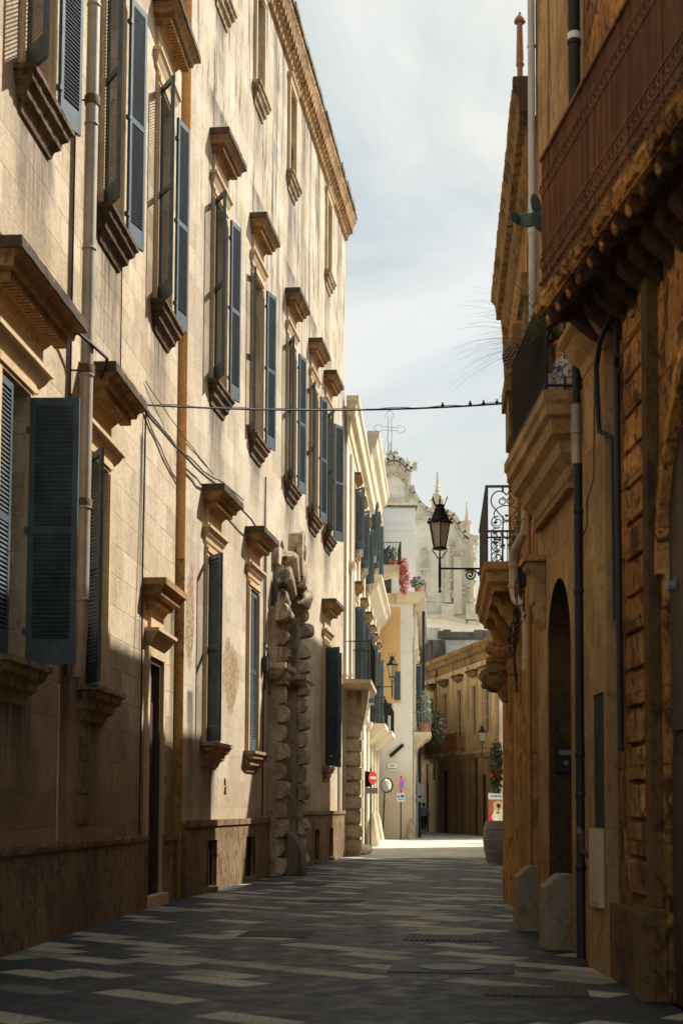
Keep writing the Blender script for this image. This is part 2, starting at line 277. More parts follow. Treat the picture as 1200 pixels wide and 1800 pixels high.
M['shut'] = plain('blue_grey_paint', (0.062, 0.088, 0.102), 0.55, var=0.35, sc=5, bump=0.12)
M['iron'] = plain('black_wrought_iron', (0.02, 0.02, 0.02), 0.45, 0.6, var=0.3, sc=20)
M['grailing'] = plain('grey_painted_iron', (0.10, 0.10, 0.095), 0.5, 0.3, var=0.4, sc=20)
M['rust'] = plain('rusted_iron', (0.42, 0.15, 0.045), 0.8, 0.0, var=0.3, sc=2.2, bump=0.4, c2=(0.10, 0.04, 0.018))
M['darkrail'] = plain('dark_brown_iron', (0.03, 0.018, 0.014), 0.6, 0.3, var=0.3)
M['pipe'] = plain('grey_zinc_pipe', (0.33, 0.31, 0.27), 0.55, 0.35, var=0.25, sc=2.5, bump=0.15, c2=(0.44, 0.37, 0.28))
M['rustring'] = plain('rusty_pipe_collar', (0.10, 0.055, 0.03), 0.8, 0.2, var=0.5)
M['blackpipe'] = plain('black_drain_pipe', (0.014, 0.017, 0.019), 0.6, 0.0, var=0.3, sc=4)
M['whitepipe'] = plain('white_drain_pipe', (0.62, 0.63, 0.60), 0.5, 0, var=0.1, sc=3)
M['tanpipe'] = plain('tan_painted_pipe', (0.46, 0.36, 0.24), 0.5, 0, var=0.15, sc=3)
M['copper'] = plain('orange_thin_pipe', (0.38, 0.17, 0.06), 0.5, 0.1, var=0.2)
M['cable'] = plain('black_cable', (0.018, 0.018, 0.02), 0.6, 0, var=0.3)
M['wood'] = plain('dark_brown_door_wood', (0.055, 0.028, 0.016), 0.6, 0, var=0.4, sc=6)
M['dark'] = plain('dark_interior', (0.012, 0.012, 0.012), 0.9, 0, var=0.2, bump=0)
M['sash'] = plain('pale_sash_paint', (0.32, 0.27, 0.20), 0.6, 0, var=0.2)
M['terra'] = plain('terracotta', (0.38, 0.13, 0.06), 0.8, 0, var=0.2)
M['chimney'] = plain('terracotta_flue', (0.42, 0.22, 0.14), 0.85, 0, var=0.25)
M['leaf'] = plain('green_leaves', (0.055, 0.085, 0.035), 0.6, 0, var=0.5, sc=6, bump=0)
M['leafg'] = plain('grey_green_leaves', (0.14, 0.16, 0.09), 0.6, 0, var=0.4, sc=6, bump=0)
M['cactus'] = plain('blue_green_cactus', (0.06, 0.12, 0.10), 0.45, 0, var=0.3, sc=6)
M['blade'] = plain('pale_green_blades', (0.20, 0.20, 0.10), 0.5, 0, var=0.4, sc=10, bump=0)
M['red'] = plain('red_petals', (0.75, 0.04, 0.03), 0.6, 0, var=0.2, bump=0)
M['pink'] = plain('pink_petals', (0.75, 0.35, 0.36), 0.6, 0, var=0.2, bump=0)
M['signred'] = plain('sign_red', (0.65, 0.035, 0.04), 0.4, 0, var=0.06, bump=0)
M['signwhite'] = plain('sign_white', (0.75, 0.75, 0.73), 0.4, 0, var=0.04, bump=0)
M['signblue'] = plain('sign_blue', (0.03, 0.12, 0.42), 0.4, 0, var=0.06, bump=0)
M['signgrey'] = plain('sign_back_grey', (0.22, 0.22, 0.21), 0.5, 0.3, var=0.1)
M['polegrey'] = plain('grey_galvanised_pole', (0.24, 0.27, 0.28), 0.45, 0.4, var=0.15)
M['marble'] = plain('white_marble', (0.82, 0.83, 0.80), 0.4, 0, var=0.06)
M['barrel'] = plain('grey_planter_paint', (0.23, 0.225, 0.20), 0.6, 0, var=0.12, sc=2)
M['barrel2'] = plain('tan_planter_edge', (0.40, 0.33, 0.24), 0.6, 0, var=0.12, sc=2)
M['skin'] = plain('skin', (0.42, 0.24, 0.16), 0.6, 0, var=0.06, bump=0)
M['hair'] = plain('dark_hair', (0.02, 0.016, 0.014), 0.7, 0, var=0.3)
M['cloth1'] = plain('light_grey_shirt', (0.42, 0.40, 0.38), 0.9, 0, var=0.08)
M['cloth2'] = plain('white_shirt', (0.82, 0.80, 0.76), 0.9, 0, var=0.04)
M['trous'] = plain('dark_trousers', (0.02, 0.022, 0.03), 0.9, 0, var=0.2)
M['tile'] = plain('roof_terrace', (0.30, 0.24, 0.17), 0.9, 0, var=0.2)
m, nt, b = newmat('rusted_bars'); pos = N(nt, 'ShaderNodeNewGeometry').outputs['Position']
f = ramp(nt, noise(nt, scaled(nt, pos, (16, 16, 0.7)), 1.0, 6, 0.7), 0.35, 0.65); f2 = ramp(nt, noise(nt, pos, 1.3, 4), 0.38, 0.62)
c = mix(nt, f, (0.07, 0.03, 0.014), (0.34, 0.13, 0.04)); c = mix(nt, mth(nt, 'MULTIPLY', f2, 0.6), c, (0.12, 0.05, 0.02)); nt.links.new(c, b.inputs['Base Color']); b.inputs['Roughness'].default_value = 0.8; M['rustbars'] = m
M['corbel_shade'] = stone('shaded_corbel_stone', (0.13, 0.06, 0.022), (0.05, 0.026, 0.012), 0.8, dark=(0.01, 0.008, 0.006), bump=0.9, pit=0.8, erode=0.6)  # near-black colour paints the deep shade under the balcony slab
m, nt, b = newmat('lantern_glass'); b.inputs['Base Color'].default_value = (0.62, 0.56, 0.44, 1); b.inputs['Roughness'].default_value = 0.35; b.inputs['Transmission Weight'].default_value = 0.35; M['lglass'] = m
m, nt, b = newmat('window_glass'); b.inputs['Base Color'].default_value = (0.035, 0.038, 0.038, 1); b.inputs['Roughness'].default_value = 0.08; b.inputs['Specular IOR Level'].default_value = 0.6; M['glass'] = m
m, nt, b = newmat('mirror_glass'); b.inputs['Base Color'].default_value = (0.75, 0.75, 0.75, 1); b.inputs['Roughness'].default_value = 0.04; b.inputs['Metallic'].default_value = 1; M['mirror'] = m

# painted majolica: white glaze with blue, orange and red sprigs
m, nt, b = newmat('painted_majolica'); p = N(nt, 'ShaderNodeTexCoord').outputs['Object']
f1 = ramp(nt, noise(nt, p, 11, 4, 0.6, 1.4), 0.53, 0.57); f2 = ramp(nt, noise(nt, scaled(nt, p, (1.3, 1.3, 1)), 7.5, 3, 0.5, 1.0), 0.60, 0.63)
c = mix(nt, f1, (0.62, 0.56, 0.42), (0.03, 0.07, 0.17)); c = mix(nt, f2, c, (0.62, 0.22, 0.03))
sx = N(nt, 'ShaderNodeSeparateXYZ'); nt.links.new(p, sx.inputs[0])
c = mix(nt, ramp(nt, sx.outputs[2], 0.40, 0.405), c, (0.50, 0.30, 0.14)); c = mix(nt, ramp(nt, sx.outputs[2], 0.475, 0.48), c, (0.48, 0.15, 0.04))
nt.links.new(c, b.inputs['Base Color']); b.inputs['Roughness'].default_value = 0.25; M['majolica'] = m

# street slabs: rows of big lava-stone slabs mixed at random with pale pitted limestone ones
def paving(name, rot, bias, cl, cdk, rough, sizes=(1.0, 0.62)):
    m, nt, b = newmat(name); pos = N(nt, 'ShaderNodeNewGeometry').outputs['Position']
    mp = N(nt, 'ShaderNodeMapping'); mp.inputs['Rotation'].default_value = (0, 0, rot); nt.links.new(pos, mp.inputs['Vector'])
    br = N(nt, 'ShaderNodeTexBrick', Scale=1.0, offset=0.37, squash=1.25, squash_frequency=3); br.inputs['Brick Width'].default_value = sizes[0]; br.inputs['Row Height'].default_value = sizes[1]
    br.inputs['Mortar Size'].default_value = 0.014; br.inputs['Mortar Smooth'].default_value = 0.3; br.inputs['Bias'].default_value = 0.0
    br.inputs['Color1'].default_value = (0, 0, 0, 1); br.inputs['Color2'].default_value = (1, 1, 1, 1); br.inputs['Mortar'].default_value = (0.5, 0.5, 0.5, 1)
    nt.links.new(mp.outputs[0], br.inputs['Vector'])
    sel = ramp(nt, br.outputs['Color'], bias, bias + 0.06); val = ramp(nt, br.outputs['Color'], 0, 1, 0.72, 1.25)
    c = mix(nt, sel, cdk, cl); c = mix(nt, 1.0, c, mix(nt, val, (0, 0, 0), (1, 1, 1)), 'MULTIPLY')
    pitn = noise(nt, pos, 34, 4, 0.7, 0.6); pits = ramp(nt, pitn, 0.50, 0.60)
    c = mix(nt, mth(nt, 'MULTIPLY', pits, mth(nt, 'MULTIPLY', sel, 0.62)), c, tuple(x * 0.28 for x in cl))
    c = mix(nt, ramp(nt, noise(nt, pos, 0.9, 7, 0.65), 0.42, 0.68, 0, 0.55), c, tuple(x * 1.6 for x in cdk)); c = mix(nt, ramp(nt, noise(nt, pos, 60, 3, 0.7), 0.62, 0.66, 0, 0.5), c, tuple(x * 0.9 for x in cl))
    c = mix(nt, br.outputs['Fac'], c, tuple(x * 0.3 for x in cdk))
    nt.links.new(c, b.inputs['Base Color'])
    b.inputs['Specular IOR Level'].default_value = 0.30
    nt.links.new(ramp(nt, noise(nt, pos, 3.5, 6), 0.3, 0.7, rough - 0.1, rough + 0.25), b.inputs['Roughness'])
    h = mth(nt, 'SUBTRACT', noise(nt, pos, 12, 7, 0.7), mth(nt, 'ADD', mth(nt, 'MULTIPLY', br.outputs['Fac'], 1.2), mth(nt, 'MULTIPLY', mth(nt, 'MULTIPLY', pits, sel), 0.5)))
    bp = N(nt, 'ShaderNodeBump', Strength=0.85, Distance=0.03); nt.links.new(h, bp.inputs['Height']); nt.links.new(bp.outputs[0], b.inputs['Normal'])
    return m
M['pave'] = paving('slab_paving', R(41), 0.66, (0.54, 0.49, 0.385), (0.017, 0.026, 0.031), 0.46, (0.84, 0.37))
M['square'] = paving('sunlit_pale_paving', R(41), 0.22, (0.66, 0.63, 0.53), (0.46, 0.44, 0.37), 0.6, (0.8, 0.5))  # tone raised so the sunlit stretch of ground reads bright

# ---------------------------------------------------------------- ground
g = MB(1); g.add([(-120, -40, 0), (120, -40, 0), (120, 44.9, 0), (-120, 44.9, 0)], [(0, 1, 2, 3)]); tag(g.build('street', M['pave']), 'street of dark and pale stone slabs', None, kind='structure')
g = MB(1); g.add([(-200, 44.9, 0), (200, 44.9, 0), (200, 500, 0), (-200, 500, 0)], [(0, 1, 2, 3)]); tag(g.build('pavement', M['square']), 'pale stone paving, lightened where the street is sunlit', None, kind='structure')

# ---------------------------------------------------------------- wall builder
def wall(parent, mat, s0, s1, z0, z1, holes, sg=-1, depth=0.32, n=0.0, name='wall'):
    """front sheet with rectangular holes and their reveals, plus a solid body behind"""
    mb = MB(sg); ss = sorted({s0, s1} | {h[0] for h in holes} | {h[1] for h in holes}); zs = sorted({z0, z1} | {h[2] for h in holes} | {h[3] for h in holes})
    ss = [x for x in ss if s0 <= x <= s1]; zs = [x for x in zs if z0 <= x <= z1]
    for i in range(len(ss) - 1):
        for j in range(len(zs) - 1):
            cs, cz = (ss[i] + ss[i + 1]) / 2, (zs[j] + zs[j + 1]) / 2
            if any(h[0] < cs < h[1] and h[2] < cz < h[3] for h in holes): continue
            mb.add([(ss[i], n, zs[j]), (ss[i + 1], n, zs[j]), (ss[i + 1], n, zs[j + 1]), (ss[i], n, zs[j + 1])], [(0, 1, 2, 3)])
    for (a, b_, c, d) in holes:
        for q in ([(a, n, c), (a, n - depth, c), (a, n - depth, d), (a, n, d)], [(b_, n, c), (b_, n - depth, c), (b_, n - depth, d), (b_, n, d)],
                  [(a, n, c), (b_, n, c), (b_, n - depth, c), (a, n - depth, c)], [(a, n, d), (b_, n, d), (b_, n - depth, d), (a, n - depth, d)]): mb.add(q, [(0, 1, 2, 3)])
    return mb.build(name, mat, parent)
def body(parent, mat, s0, s1, z1, n=-0.36, thick=6.0, sg=-1, name='rear_body'):
    mb = MB(sg); mb.box(s0, s1, n - thick, n, 0, z1); return mb.build(name, mat, parent)
def ends(mb, s0, s1, z0, z1, n0, n1):   # end walls closing the gap between the front sheet and the body
    for s in (s0, s1): mb.add([(s, n0, z0), (s, n1, z0), (s, n1, z1), (s, n0, z1)], [(0, 1, 2, 3)])
    mb.add([(s0, n0, z1), (s1, n0, z1), (s1, n1, z1), (s0, n1, z1)], [(0, 1, 2, 3)])

# ---------------------------------------------------------------- shutters
_leaf = {}
def leaf_mesh(wd, ht, flip, dense=False, pitch=0.047, bot=0.26):
    key = (wd, ht, flip, dense)
    if key in _leaf: return _leaf[key]
    mb = MB(1); t = 0.042; st = 0.062; f = -1 if flip else 1
    mb.box(0, st, -t / 2, t / 2, 0, ht); mb.box(wd - st, wd, -t / 2, t / 2, 0, ht)
    mb.box(st, wd - st, -t / 2 + .002, t / 2 - .002, ht - 0.085, ht); mb.box(st, wd - st, -t / 2 + .002, t / 2 - .002, 0, bot)
    if ht > 2.6: mb.box(st, wd - st, -t / 2 + .002, t / 2 - .002, ht * .5 - .04, ht * .5 + .04)
    z = bot + 0.03
    while z < ht - 0.10:
        y0, y1 = (-0.019, 0.019)
        if f < 0: y0, y1 = y1, y0
        u_, l_ = (.026, .024) if (f < 0 or dense) else (.016, .014)
        mb.add([(st, y0, z + u_), (wd - st, y0, z + u_), (wd - st, y1, z - l_), (st, y1, z - l_),
                (st, y0, z + u_ + .007), (wd - st, y0, z + u_ + .007), (wd - st, y1, z - l_ + .007), (st, y1, z - l_ + .007)],
               [(0, 3, 2, 1), (4, 5, 6, 7), (0, 1, 5, 4), (1, 2, 6, 5), (2, 3, 7, 6), (3, 0, 4, 7)])
        z += pitch
    for hz in (0.35, ht * 0.5, ht - 0.35): mb.box(-0.035, 0.02, -0.03, 0.03, hz - .03, hz + .03)   # hinges
    mb.tube([(wd * .8, 0.03 * f, ht * .38), (wd * .8, 0.07 * f, ht * .38), (wd * .8, .075 * f, ht * .38 - .12)], 0.008, 6)
    _leaf[key] = mb.mesh('shutter'); return _leaf[key]
def leaf(parent, s, n, z0, wd, ht, phi, flip, sg=-1, dense=False):
    """phi: direction of the leaf in the wall frame (degrees), outward turns negative for left walls"""
    return inst('shutter', leaf_mesh(round(wd, 3), round(ht, 3), flip, dense), M['shut'], parent, (s, sg * n, z0), R(phi))

def hood_prof(z, p, h): # z top, projection p, height h
    return [(p, z), (p, z - .22 * h), (p * .93, z - .25 * h), (p * .78, z - .38 * h), (p * .74, z - .55 * h), (p * .5, z - .60 * h), (p * .48, z - .74 * h), (p * .3, z - .80 * h), (p * .16, z - h), (0.02, z - h - .01)]
def window(bld, c, z0, z1, ow, lint, hood, sill, near=None, far=None, sg=-1, hp=0.36, hw=0.83, sp=0.2, sw=0.75, mat_sill='sill', dentil=True, closed=False, frieze=True, sash=True, lw=0.75, lp=0.13, depth=0.24):
    """stone surround (part) with hood, sill, sash, pane and shutters (sub-parts)"""
    h = ow / 2; mb = MB(sg)
    for a, b_ in ((c - h - .14, c - h), (c + h, c + h + .14)):
        mb.box(a, b_, .001, .05, z0, z1 + .02); mb.box(a + .02, b_ - .02, .05, .07, z0, z1)
    mb.box(c - h - .14, c + h + .14, .001, .05, z1 + .02, z1 + .18); mb.box(c - h - .12, c + h + .12, .05, .075, z1 + .06, z1 + .15)
    if lint:
        b0 = lw - lp; mb.mould(c - b0, c + b0, [(lp, lint), (lp, lint - .05), (lp * .8, lint - .07), (lp * .6, lint - .14), (.05, lint - .2), (.045, lint - .26), (.0, lint - .27)], 0.002)
    if frieze and hood: mb.box(c - hw + hp * .72, c + hw - hp * .72, .001, .055, (lint or z1) + .003, hood - hp * .6)
    w = mb.build('window', M['frame'], bld)
    if hood:
        mb = MB(sg); b0 = hw - hp; hh = min(0.42, hp * 1.15); mb.mould(c - b0, c + b0, hood_prof(hood, hp, hh), 0.0, jag=0.004)
        if dentil:
            x = c - hw + hp * .5
            while x < c + hw - hp * .5:
                mb.box(x, x + .05, hp * .30, hp * .62, hood - hh * .80, hood - hh * .60); x += .095
        mb.build('window_hood', M['trim'], w)
        mb = MB(sg); mb.mould(c - b0, c + b0, [(hp - .05, hood + .035), (hp + .004, hood + .02), (hp + .008, hood - .23 * hh), (hp - .03, hood - .24 * hh)], 0.0, jag=0.007); mb.build('hood_cap', M['cap'], w)
    if sill:
        mb = MB(sg); b0 = sw - sp; mb.mould(c - b0, c + b0, [(sp, z0), (sp, z0 - .06), (sp * .85, z0 - .085), (sp * .8, z0 - .15), (sp * .55, z0 - .2), (sp * .5, z0 - .28), (sp * .25, z0 - .33), (0.03, z0 - .42), (0, z0 - .43)], 0.0, jag=0.006)
        mb.build('window_sill', M[mat_sill], w)
    if sash:
        mb = MB(sg); d = -depth
        mb.box(c - h, c - h + .07, d, d + .05, z0, z1); mb.box(c + h - .07, c + h, d, d + .05, z0, z1); mb.box(c - .05, c + .05, d, d + .05, z0, z1)
        for zz in (z0, z0 + (z1 - z0) * .3, z0 + (z1 - z0) * .62, z1 - .09): mb.box(c - h + .07, c - .05, d + .003, d + .047, zz, zz + .07); mb.box(c + .05, c + h - .07, d + .003, d + .047, zz, zz + .07)
        mb.build('sash', M['sash'], w)
        mb = MB(sg); mb.box(c - h, c + h, d - .03, d - .01, z0, z1); mb.build('pane', M['glass'], w)
    ht = z1 - z0 - 0.03
    if near is not None: leaf(w, c - h, 0.06 if near else 0.0, z0 + .015, h - .005, ht, -near if sg < 0 else near, sg < 0, sg)
    if far is not None: leaf(w, c + h, (0.14 if far < 60 else 0.05) if far else 0.0, z0 + .015, h - .005, ht, (180 if not far else (-far if sg < 0 else far)), not (sg < 0), sg, bool(far and far > 60))
    return w

# ================================================================ near palazzo on the left
A = frame('palazzo', 'near ochre palazzo on the left with a grey downpipe and blue shutters', 'building', (-3.41, 14.97), (.0713, 1))
ow = 0.98; hA = []
upA = [(-2.95, 150, 14), (0.6, 140, 14), (4.15, 146, 14), (7.72, 146, 12)]
for c, *_ in upA: hA.append((c - ow / 2, c + ow / 2, 9.17, 12.62))
loA = [(-3.4, 2.97, 5.85), (0.0, 2.97, 5.85), (3.66, 2.97, 5.85)]
for c, a, b_ in loA: hA.append((c - ow / 2 - .04, c + ow / 2 + .04, a, b_))
hA.append((7.06, 8.12, 0.17, 3.75))
for c, *_ in upA: hA.append((c - .45, c + .45, 16.5, 18.6))
wall(A, M['wallA'], -8, 9.38, 0, 19.6, hA)
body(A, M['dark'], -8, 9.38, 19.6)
for c, nr, fr in upA: window(A, c, 9.17, 12.62, ow, 13.1, 13.85, True, nr, fr, hp=0.42, hw=0.98, sw=0.80, lw=0.86, sp=.24)
for c in [u[0] for u in upA]: window(A, c, 16.5, 18.6, .9, None, None, True, None, None, sash=True, sp=.16, sw=.7)
for i, (c, a, b_) in enumerate(loA):
    w_ = window(A, c, a, b_, ow + .08, 6.22, 6.88, True, [150, 0, 150][i], [8, 88, None][i], hp=0.46, hw=[1.0, 1.28, .95][i], sw=.80, mat_sill='sill2', lw=.98, lp=.17, sp=.27)
mb = MB(); mb.box(8.2, 9.38, .001, .075, 0, 1.05); mb.box(8.2, 9.38, .075, .10, .96, 1.06); mb.build('plinth', M['plinth'], A)
mb = MB(); mb.box(-8, 7.0, .001, .075, 0, 1.02)
mb.mould(-8, 7.0 - .11, [(.105, 1.08), (.11, 1.05), (.10, 1.0), (.08, .97)], .074, jag=.01)
m3_ = MB(); [m3_.box(3.0 + .04 * k_, 3.62 - .03 * k_, .001, .02 - .003 * k_, z_, z_ + h_) for k_, (z_, h_) in enumerate(((1.28, .34), (1.66, .36), (2.06, .3)))]; m3_.build('blocked_opening', M['plinth'], A)
m2_ = MB(); m2_.box(2.06, 2.10, .001, .008, 1.1, 2.9); m2_.build('lime_run', M['whitetrim'], A)
mb.build('plinth', M['plinth'], A)
# tall narrow doorway
mb = MB(); mb.box(6.92, 7.06, .001, .06, 0.0, 3.89); mb.box(8.12, 8.26, .001, .06, 0, 3.89); mb.box(7.06, 8.12, .001, .058, 3.75, 3.89)
mb.mould(7.06, 8.12, [(.22, 4.15), (.22, 4.1), (.17, 4.05), (.12, 3.97), (.062, 3.9)], .003); mb.box(7.1, 8.08, .001, .05, 4.152, 4.44)
dr = mb.build('doorway', M['frame'], A)
mb = MB(); mb.mould(6.98, 8.0, hood_prof(4.86, .36, .44), 0); mb.build('door_hood', M['trim'], dr)
mb = MB(); mb.box(7.07, 8.11, -.16, -.10, 0.17, 3.75); mb.box(7.12, 7.55, -.10, -.08, .4, 1.5); mb.box(7.63, 8.0, -.10, -.08, .4, 1.5); mb.box(7.12, 7.55, -.10, -.08, 1.7, 3.1); mb.box(7.63, 8.0, -.10, -.08, 1.7, 3.1); mb.box(8.02, 8.11, -.10, .01, .17, 3.74); mb.box(7.07, 7.12, -.10, .01, .17, 3.74); mb.box(7.12, 8.02, -.10, .01, 3.66, 3.74)
mb.build('door', M['wood'], dr)
mb = MB(); mb.box(6.96, 8.22, -.3, .16, .005, .17); mb.build('door_step', M['frame'], dr)
mb = MB(); mb.box(8.34, 8.47, .001, .035, 1.62, 2.24); mb.box(8.36, 8.45, .035, .045, 1.66, 2.2); pl = mb.build('entry_panel', M['sash'], A); pl['label'] = 'pale vertical bell panel with a dark slot'
mb = MB(); mb.box(8.385, 8.425, .045, .05, 1.86, 1.96); mb.box(8.37, 8.44, .045, .05, 1.91, 1.93); mb.build('panel_slot', M['dark'], pl)
# downpipe with collars
mb = MB(); pz = [1.9 + i * .5 for i in range(38)]
pts = [(2.33, .20, 3.05 + i * .4) for i in range(42)]
mb.tube([(2.30, .15, 3.0), (2.31, .17, 3.3)] + [(2.33 + .0035 * i, .19, 3.6 + i * .5) for i in range(33)], .078, 14)
for z in (3.9, 5.0, 6.6, 8.15, 9.7, 11.2, 12.7, 14.2): mb.lathe((2.33 + .0035 * (z - 3.6) * 2, .19, z), [(.079, 0), (.09, .01), (.09, .03), (.079, .04)], 14)
dp = mb.build('downpipe', M['pipe'], A, smooth=True)
for z in (5.0, 6.62, 9.95):
    mb = MB(); mb.lathe((2.34 + .0035 * (z - 3.6) * 2, .19, z), [(.08, 0), (.093, .01), (.094, .12), (.08, .14)], 14); mb.tube([(2.34, .19, z + .06), (2.34, 0, z + .06)], .012, 6); mb.build('pipe_collar', M['rustring'], dp, smooth=True)
mb = MB(); mb.tube([(2.22, .03, 3.0 + i) for i in range(17)], .012, 6); mb.tube([(6.55, .03, 1.1), (6.56, .03, 3.0), (6.5, .03, 5.0), (6.56, .03, 7.3)], .014, 6); mb.tube([(4.9, .02, 6.9), (4.88, .02, 9.0)], .01, 6)
mb.build('wall_cable', M['cable'], A)

# ================================================================ long palazzo on the left
B = frame('palazzo', 'long cream palazzo with a blackened roof cornice and a rusticated portal', 'building', (-2.60, 24.3), (.127, 1))
ow = .96; hB = []
upB = [(2.29, 148, 11), (6.12, 168, 14), (10.55, 158, 12), (14.3, 164, 14), (17.15, 152, 26)]
for c, *_ in upB: hB.append((c - ow / 2, c + ow / 2, 9.1, 12.5))
loB = [(2.05, 2.62, 5.92), (5.98, 2.62, 5.92), (17.1, 2.62, 5.92)]
for c, a, b_ in loB: hB.append((c - ow / 2, c + ow / 2, a, b_))
topB = [2.3, 6.1, 10.45, 14.3, 17.0]
for i, c in enumerate(topB):
    if i != 3: hB.append((c - .42, c + .42, 16.58, 18.72))
bas = [(1.68, 2.46), (5.25, 6.2), (14.75, 15.55), (17.6, 18.4)]
for a, b_ in bas: hB.append((a, b_, .09, .9))
hB.append((8.6, 10.95, 0, 6.95))
wall(B, M['wallB'], 0, 21.0, 0, 19.3, hB)
body(B, M['dark'], 0, 21.0, 19.2)
for q0, q1 in ((0, .30), (20.7, 21.0)): mb = MB(); mb.box(q0, q1, -.36, -.003, 0, 19.3); mb.build('corner_quoin', M['wallB'], B)
mb = MB(); mb.box(-.012, .0, -.20, -.002, 0, 5.6); mb.build('corner_facing', M['R3'], B)['label'] = 'bare brown stone facing at the foot of the corner'
mb = MB(); mb.box(-.02, .0, -.20, -.002, 5.6, 19.2); mb.build('corner_facing', M['orange'], B)['label'] = 'corner strip tinted orange for bounced light'  # orange of the bounce light painted onto the return face
# roof cornice with black stained top and small modillions
mb = MB(); mb.mould(-.2, 21.0, [(.31, 19.98), (.31, 19.86), (.28, 19.80), (.25, 19.72), (.22, 19.60), (.18, 19.56), (.16, 19.44), (.10, 19.38), (.08, 19.22), (.0, 19.18)], 0.0, jag=.012, L=False)
x = 0.0
while x < 21.1: mb.box(x, x + .12, .15, .23, 19.44, 19.60); x += .30
cr = mb.build('roof_cornice', M['trim'], B)
mb = MB(); x = -.2
while x < 21.3:
    l = random.uniform(.45, .8); hh = random.uniform(.10, .17); mb.box(x, min(x + l, 21.4) - .012, -.5, .34 + random.uniform(-.01, .03), 19.985, 19.985 + hh); x += l
mb.build('cornice_capping', M['oldwall'], cr)
for i, (c, nr, fr) in enumerate(upB): window(B, c, 9.1, 12.5, ow, 12.93, 13.65, True, nr, fr)
for i, c in enumerate(topB):
    if i != 3: window(B, c, 16.58, 18.72, .84, 19.0, None, True, None, None, sp=.18, sw=.66, lw=.62, mat_sill='sill2')
window(B, 2.05, 2.62, 5.92, ow, 6.42, 7.1, True, 140, None, hp=.4, hw=.86, mat_sill='sill2', lw=.8, lp=.15, sp=.26, sw=.82)
window(B, 5.98, 2.62, 5.92, ow, 6.42, 7.1, True, 0, 0, hp=.4, hw=.86, mat_sill='sill2', lw=.8, lp=.15, sp=.24, sw=.80)
window(B, 17.1, 2.62, 5.92, ow, 6.42, 7.2, True, 120, 22, hp=.4, hw=.9, mat_sill='sill2', lw=.8, lp=.15, sp=.2, sw=.6)
mb = MB()
for a, b_ in [(12.0, 14.75), (15.55, 17.6), (18.4, 21.0)]: mb.box(a, b_, .001, .07, 0, 1.22)
for a, b_ in bas[2:]: mb.box(a, b_, .001, .069, .905, 1.218); mb.box(a, b_, .001, .12, .003, .085)
mb.box(12.0, 21.0, .07, .10, 1.30, 1.40); mb.box(12, 21, .002, .068, 1.222, 1.36); mb.build('plinth', M['plinth'], B)
mb = MB()
segs = [(0, 1.68), (2.46, 5.25), (6.2, 7.9)]
for a, b_ in segs: mb.box(a, b_, .001, .07, 0, 1.22)
for a, b_ in bas[:2]: mb.box(a, b_, .001, .069, .905, 1.218); mb.box(a, b_, .001, .12, .003, .085)
mb.box(0, 7.9, .07, .10, 1.16, 1.27)
mb.build('plinth', M['plinth'], B)
for a, b_ in bas:
    mb = MB(); mb.box(a, b_, -.10, -.03, .09, .9)  # dark slab behind the bars paints the shade of the deep opening
    for k in range(5): x = a + (k + .5) * (b_ - a) / 5; mb.tube([(x, -.01, .09), (x, -.01, .9)], .011, 6)
    mb.build('cellar_grille', M['darkrail'], B)
# rusticated portal: two stacks of bolsters, imposts, an arch of bolsters
mb = MB()
mb.box(8.0, 8.55, .001, .20, 0, 4.3); mb.box(10.95, 11.75, .001, .20, 0, 4.3)
mb.box(8.55, 8.6, -.6, .20, 0, 6.9); mb.box(10.9, 10.95, -.60, .215, 0, 6.9)
# spandrel filled behind the arch
cs, cz, ri, ro = 9.78, 5.55, 1.17, 1.78
arc = [(cs + ri * math.cos(t), cz + ri * math.sin(t)) for t in [math.pi * i / 16 for i in range(17)]]
for i in range(16):
    (a, za), (b_, zb) = arc[i], arc[i + 1]
    mb.add([(a, .15, za), (b_, .15, zb), (b_, .15, 7.2), (a, .15, 7.2)], [(0, 1, 2, 3)]); mb.add([(a, .15, za), (b_, .15, zb), (b_, -.6, zb), (a, -.6, za)], [(0, 1, 2, 3)])
mb.box(8.0, 8.6, .001, .15, 4.3, 5.9); mb.box(10.9, 11.75, .001, .15, 4.3, 5.9); mb.box(8.3, 11.1, .001, .149, 6.9, 7.3)
pt = mb.build('portal', M['portal'], B)
def bolster(mb, s0, s1, zc, hh, n0, n1, k=9, jit=.02):
    poly = [(n0 - .02, zc - hh)] + [(n0 + (n1 - n0) * (max(0.0, math.cos(t)) ** .5), zc + hh * math.sin(t)) for t in [-math.pi / 2 + math.pi * i / k for i in range(k + 1)]] + [(n0 - .02, zc + hh)]
    poly = [(p[0] + random.uniform(-jit, jit) * 1.2 * (p[0] > n0), p[1] + random.uniform(-jit, jit) * .5) for p in poly]
    e = .07; a = [(s0 + (0 if p[0] <= n0 else e * (p[0] - n0) / (n1 - n0)), p[0], p[1]) for p in poly]; b2 = [(s1 - (0 if p[0] <= n0 else e * (p[0] - n0) / (n1 - n0)), p[0], p[1]) for p in poly]
    k2 = len(poly); mb.add(a + b2, [tuple(range(k2)), tuple(range(2 * k2 - 1, k2 - 1, -1))] + [(i, (i + 1) % k2, k2 + (i + 1) % k2, k2 + i) for i in range(k2)])
z = 0.0; i = 0
while z < 4.15:
    big = i % 2 == 0
    for (a, b_) in ((7.95, 8.6), (10.9, 11.65)):
        q = MB(); da = 0 if big else .08
        bolster(q, a + da, b_ - da, z + .21, .195, .205 if not big else .22, .40 if big else .34)
        if big: q.box(a + .0, b_, .17, .222, z + .02, z + .40)
        q.build('rustic_block', M['portal'], pt, smooth=True, bevel=0)
    z += .415; i += 1
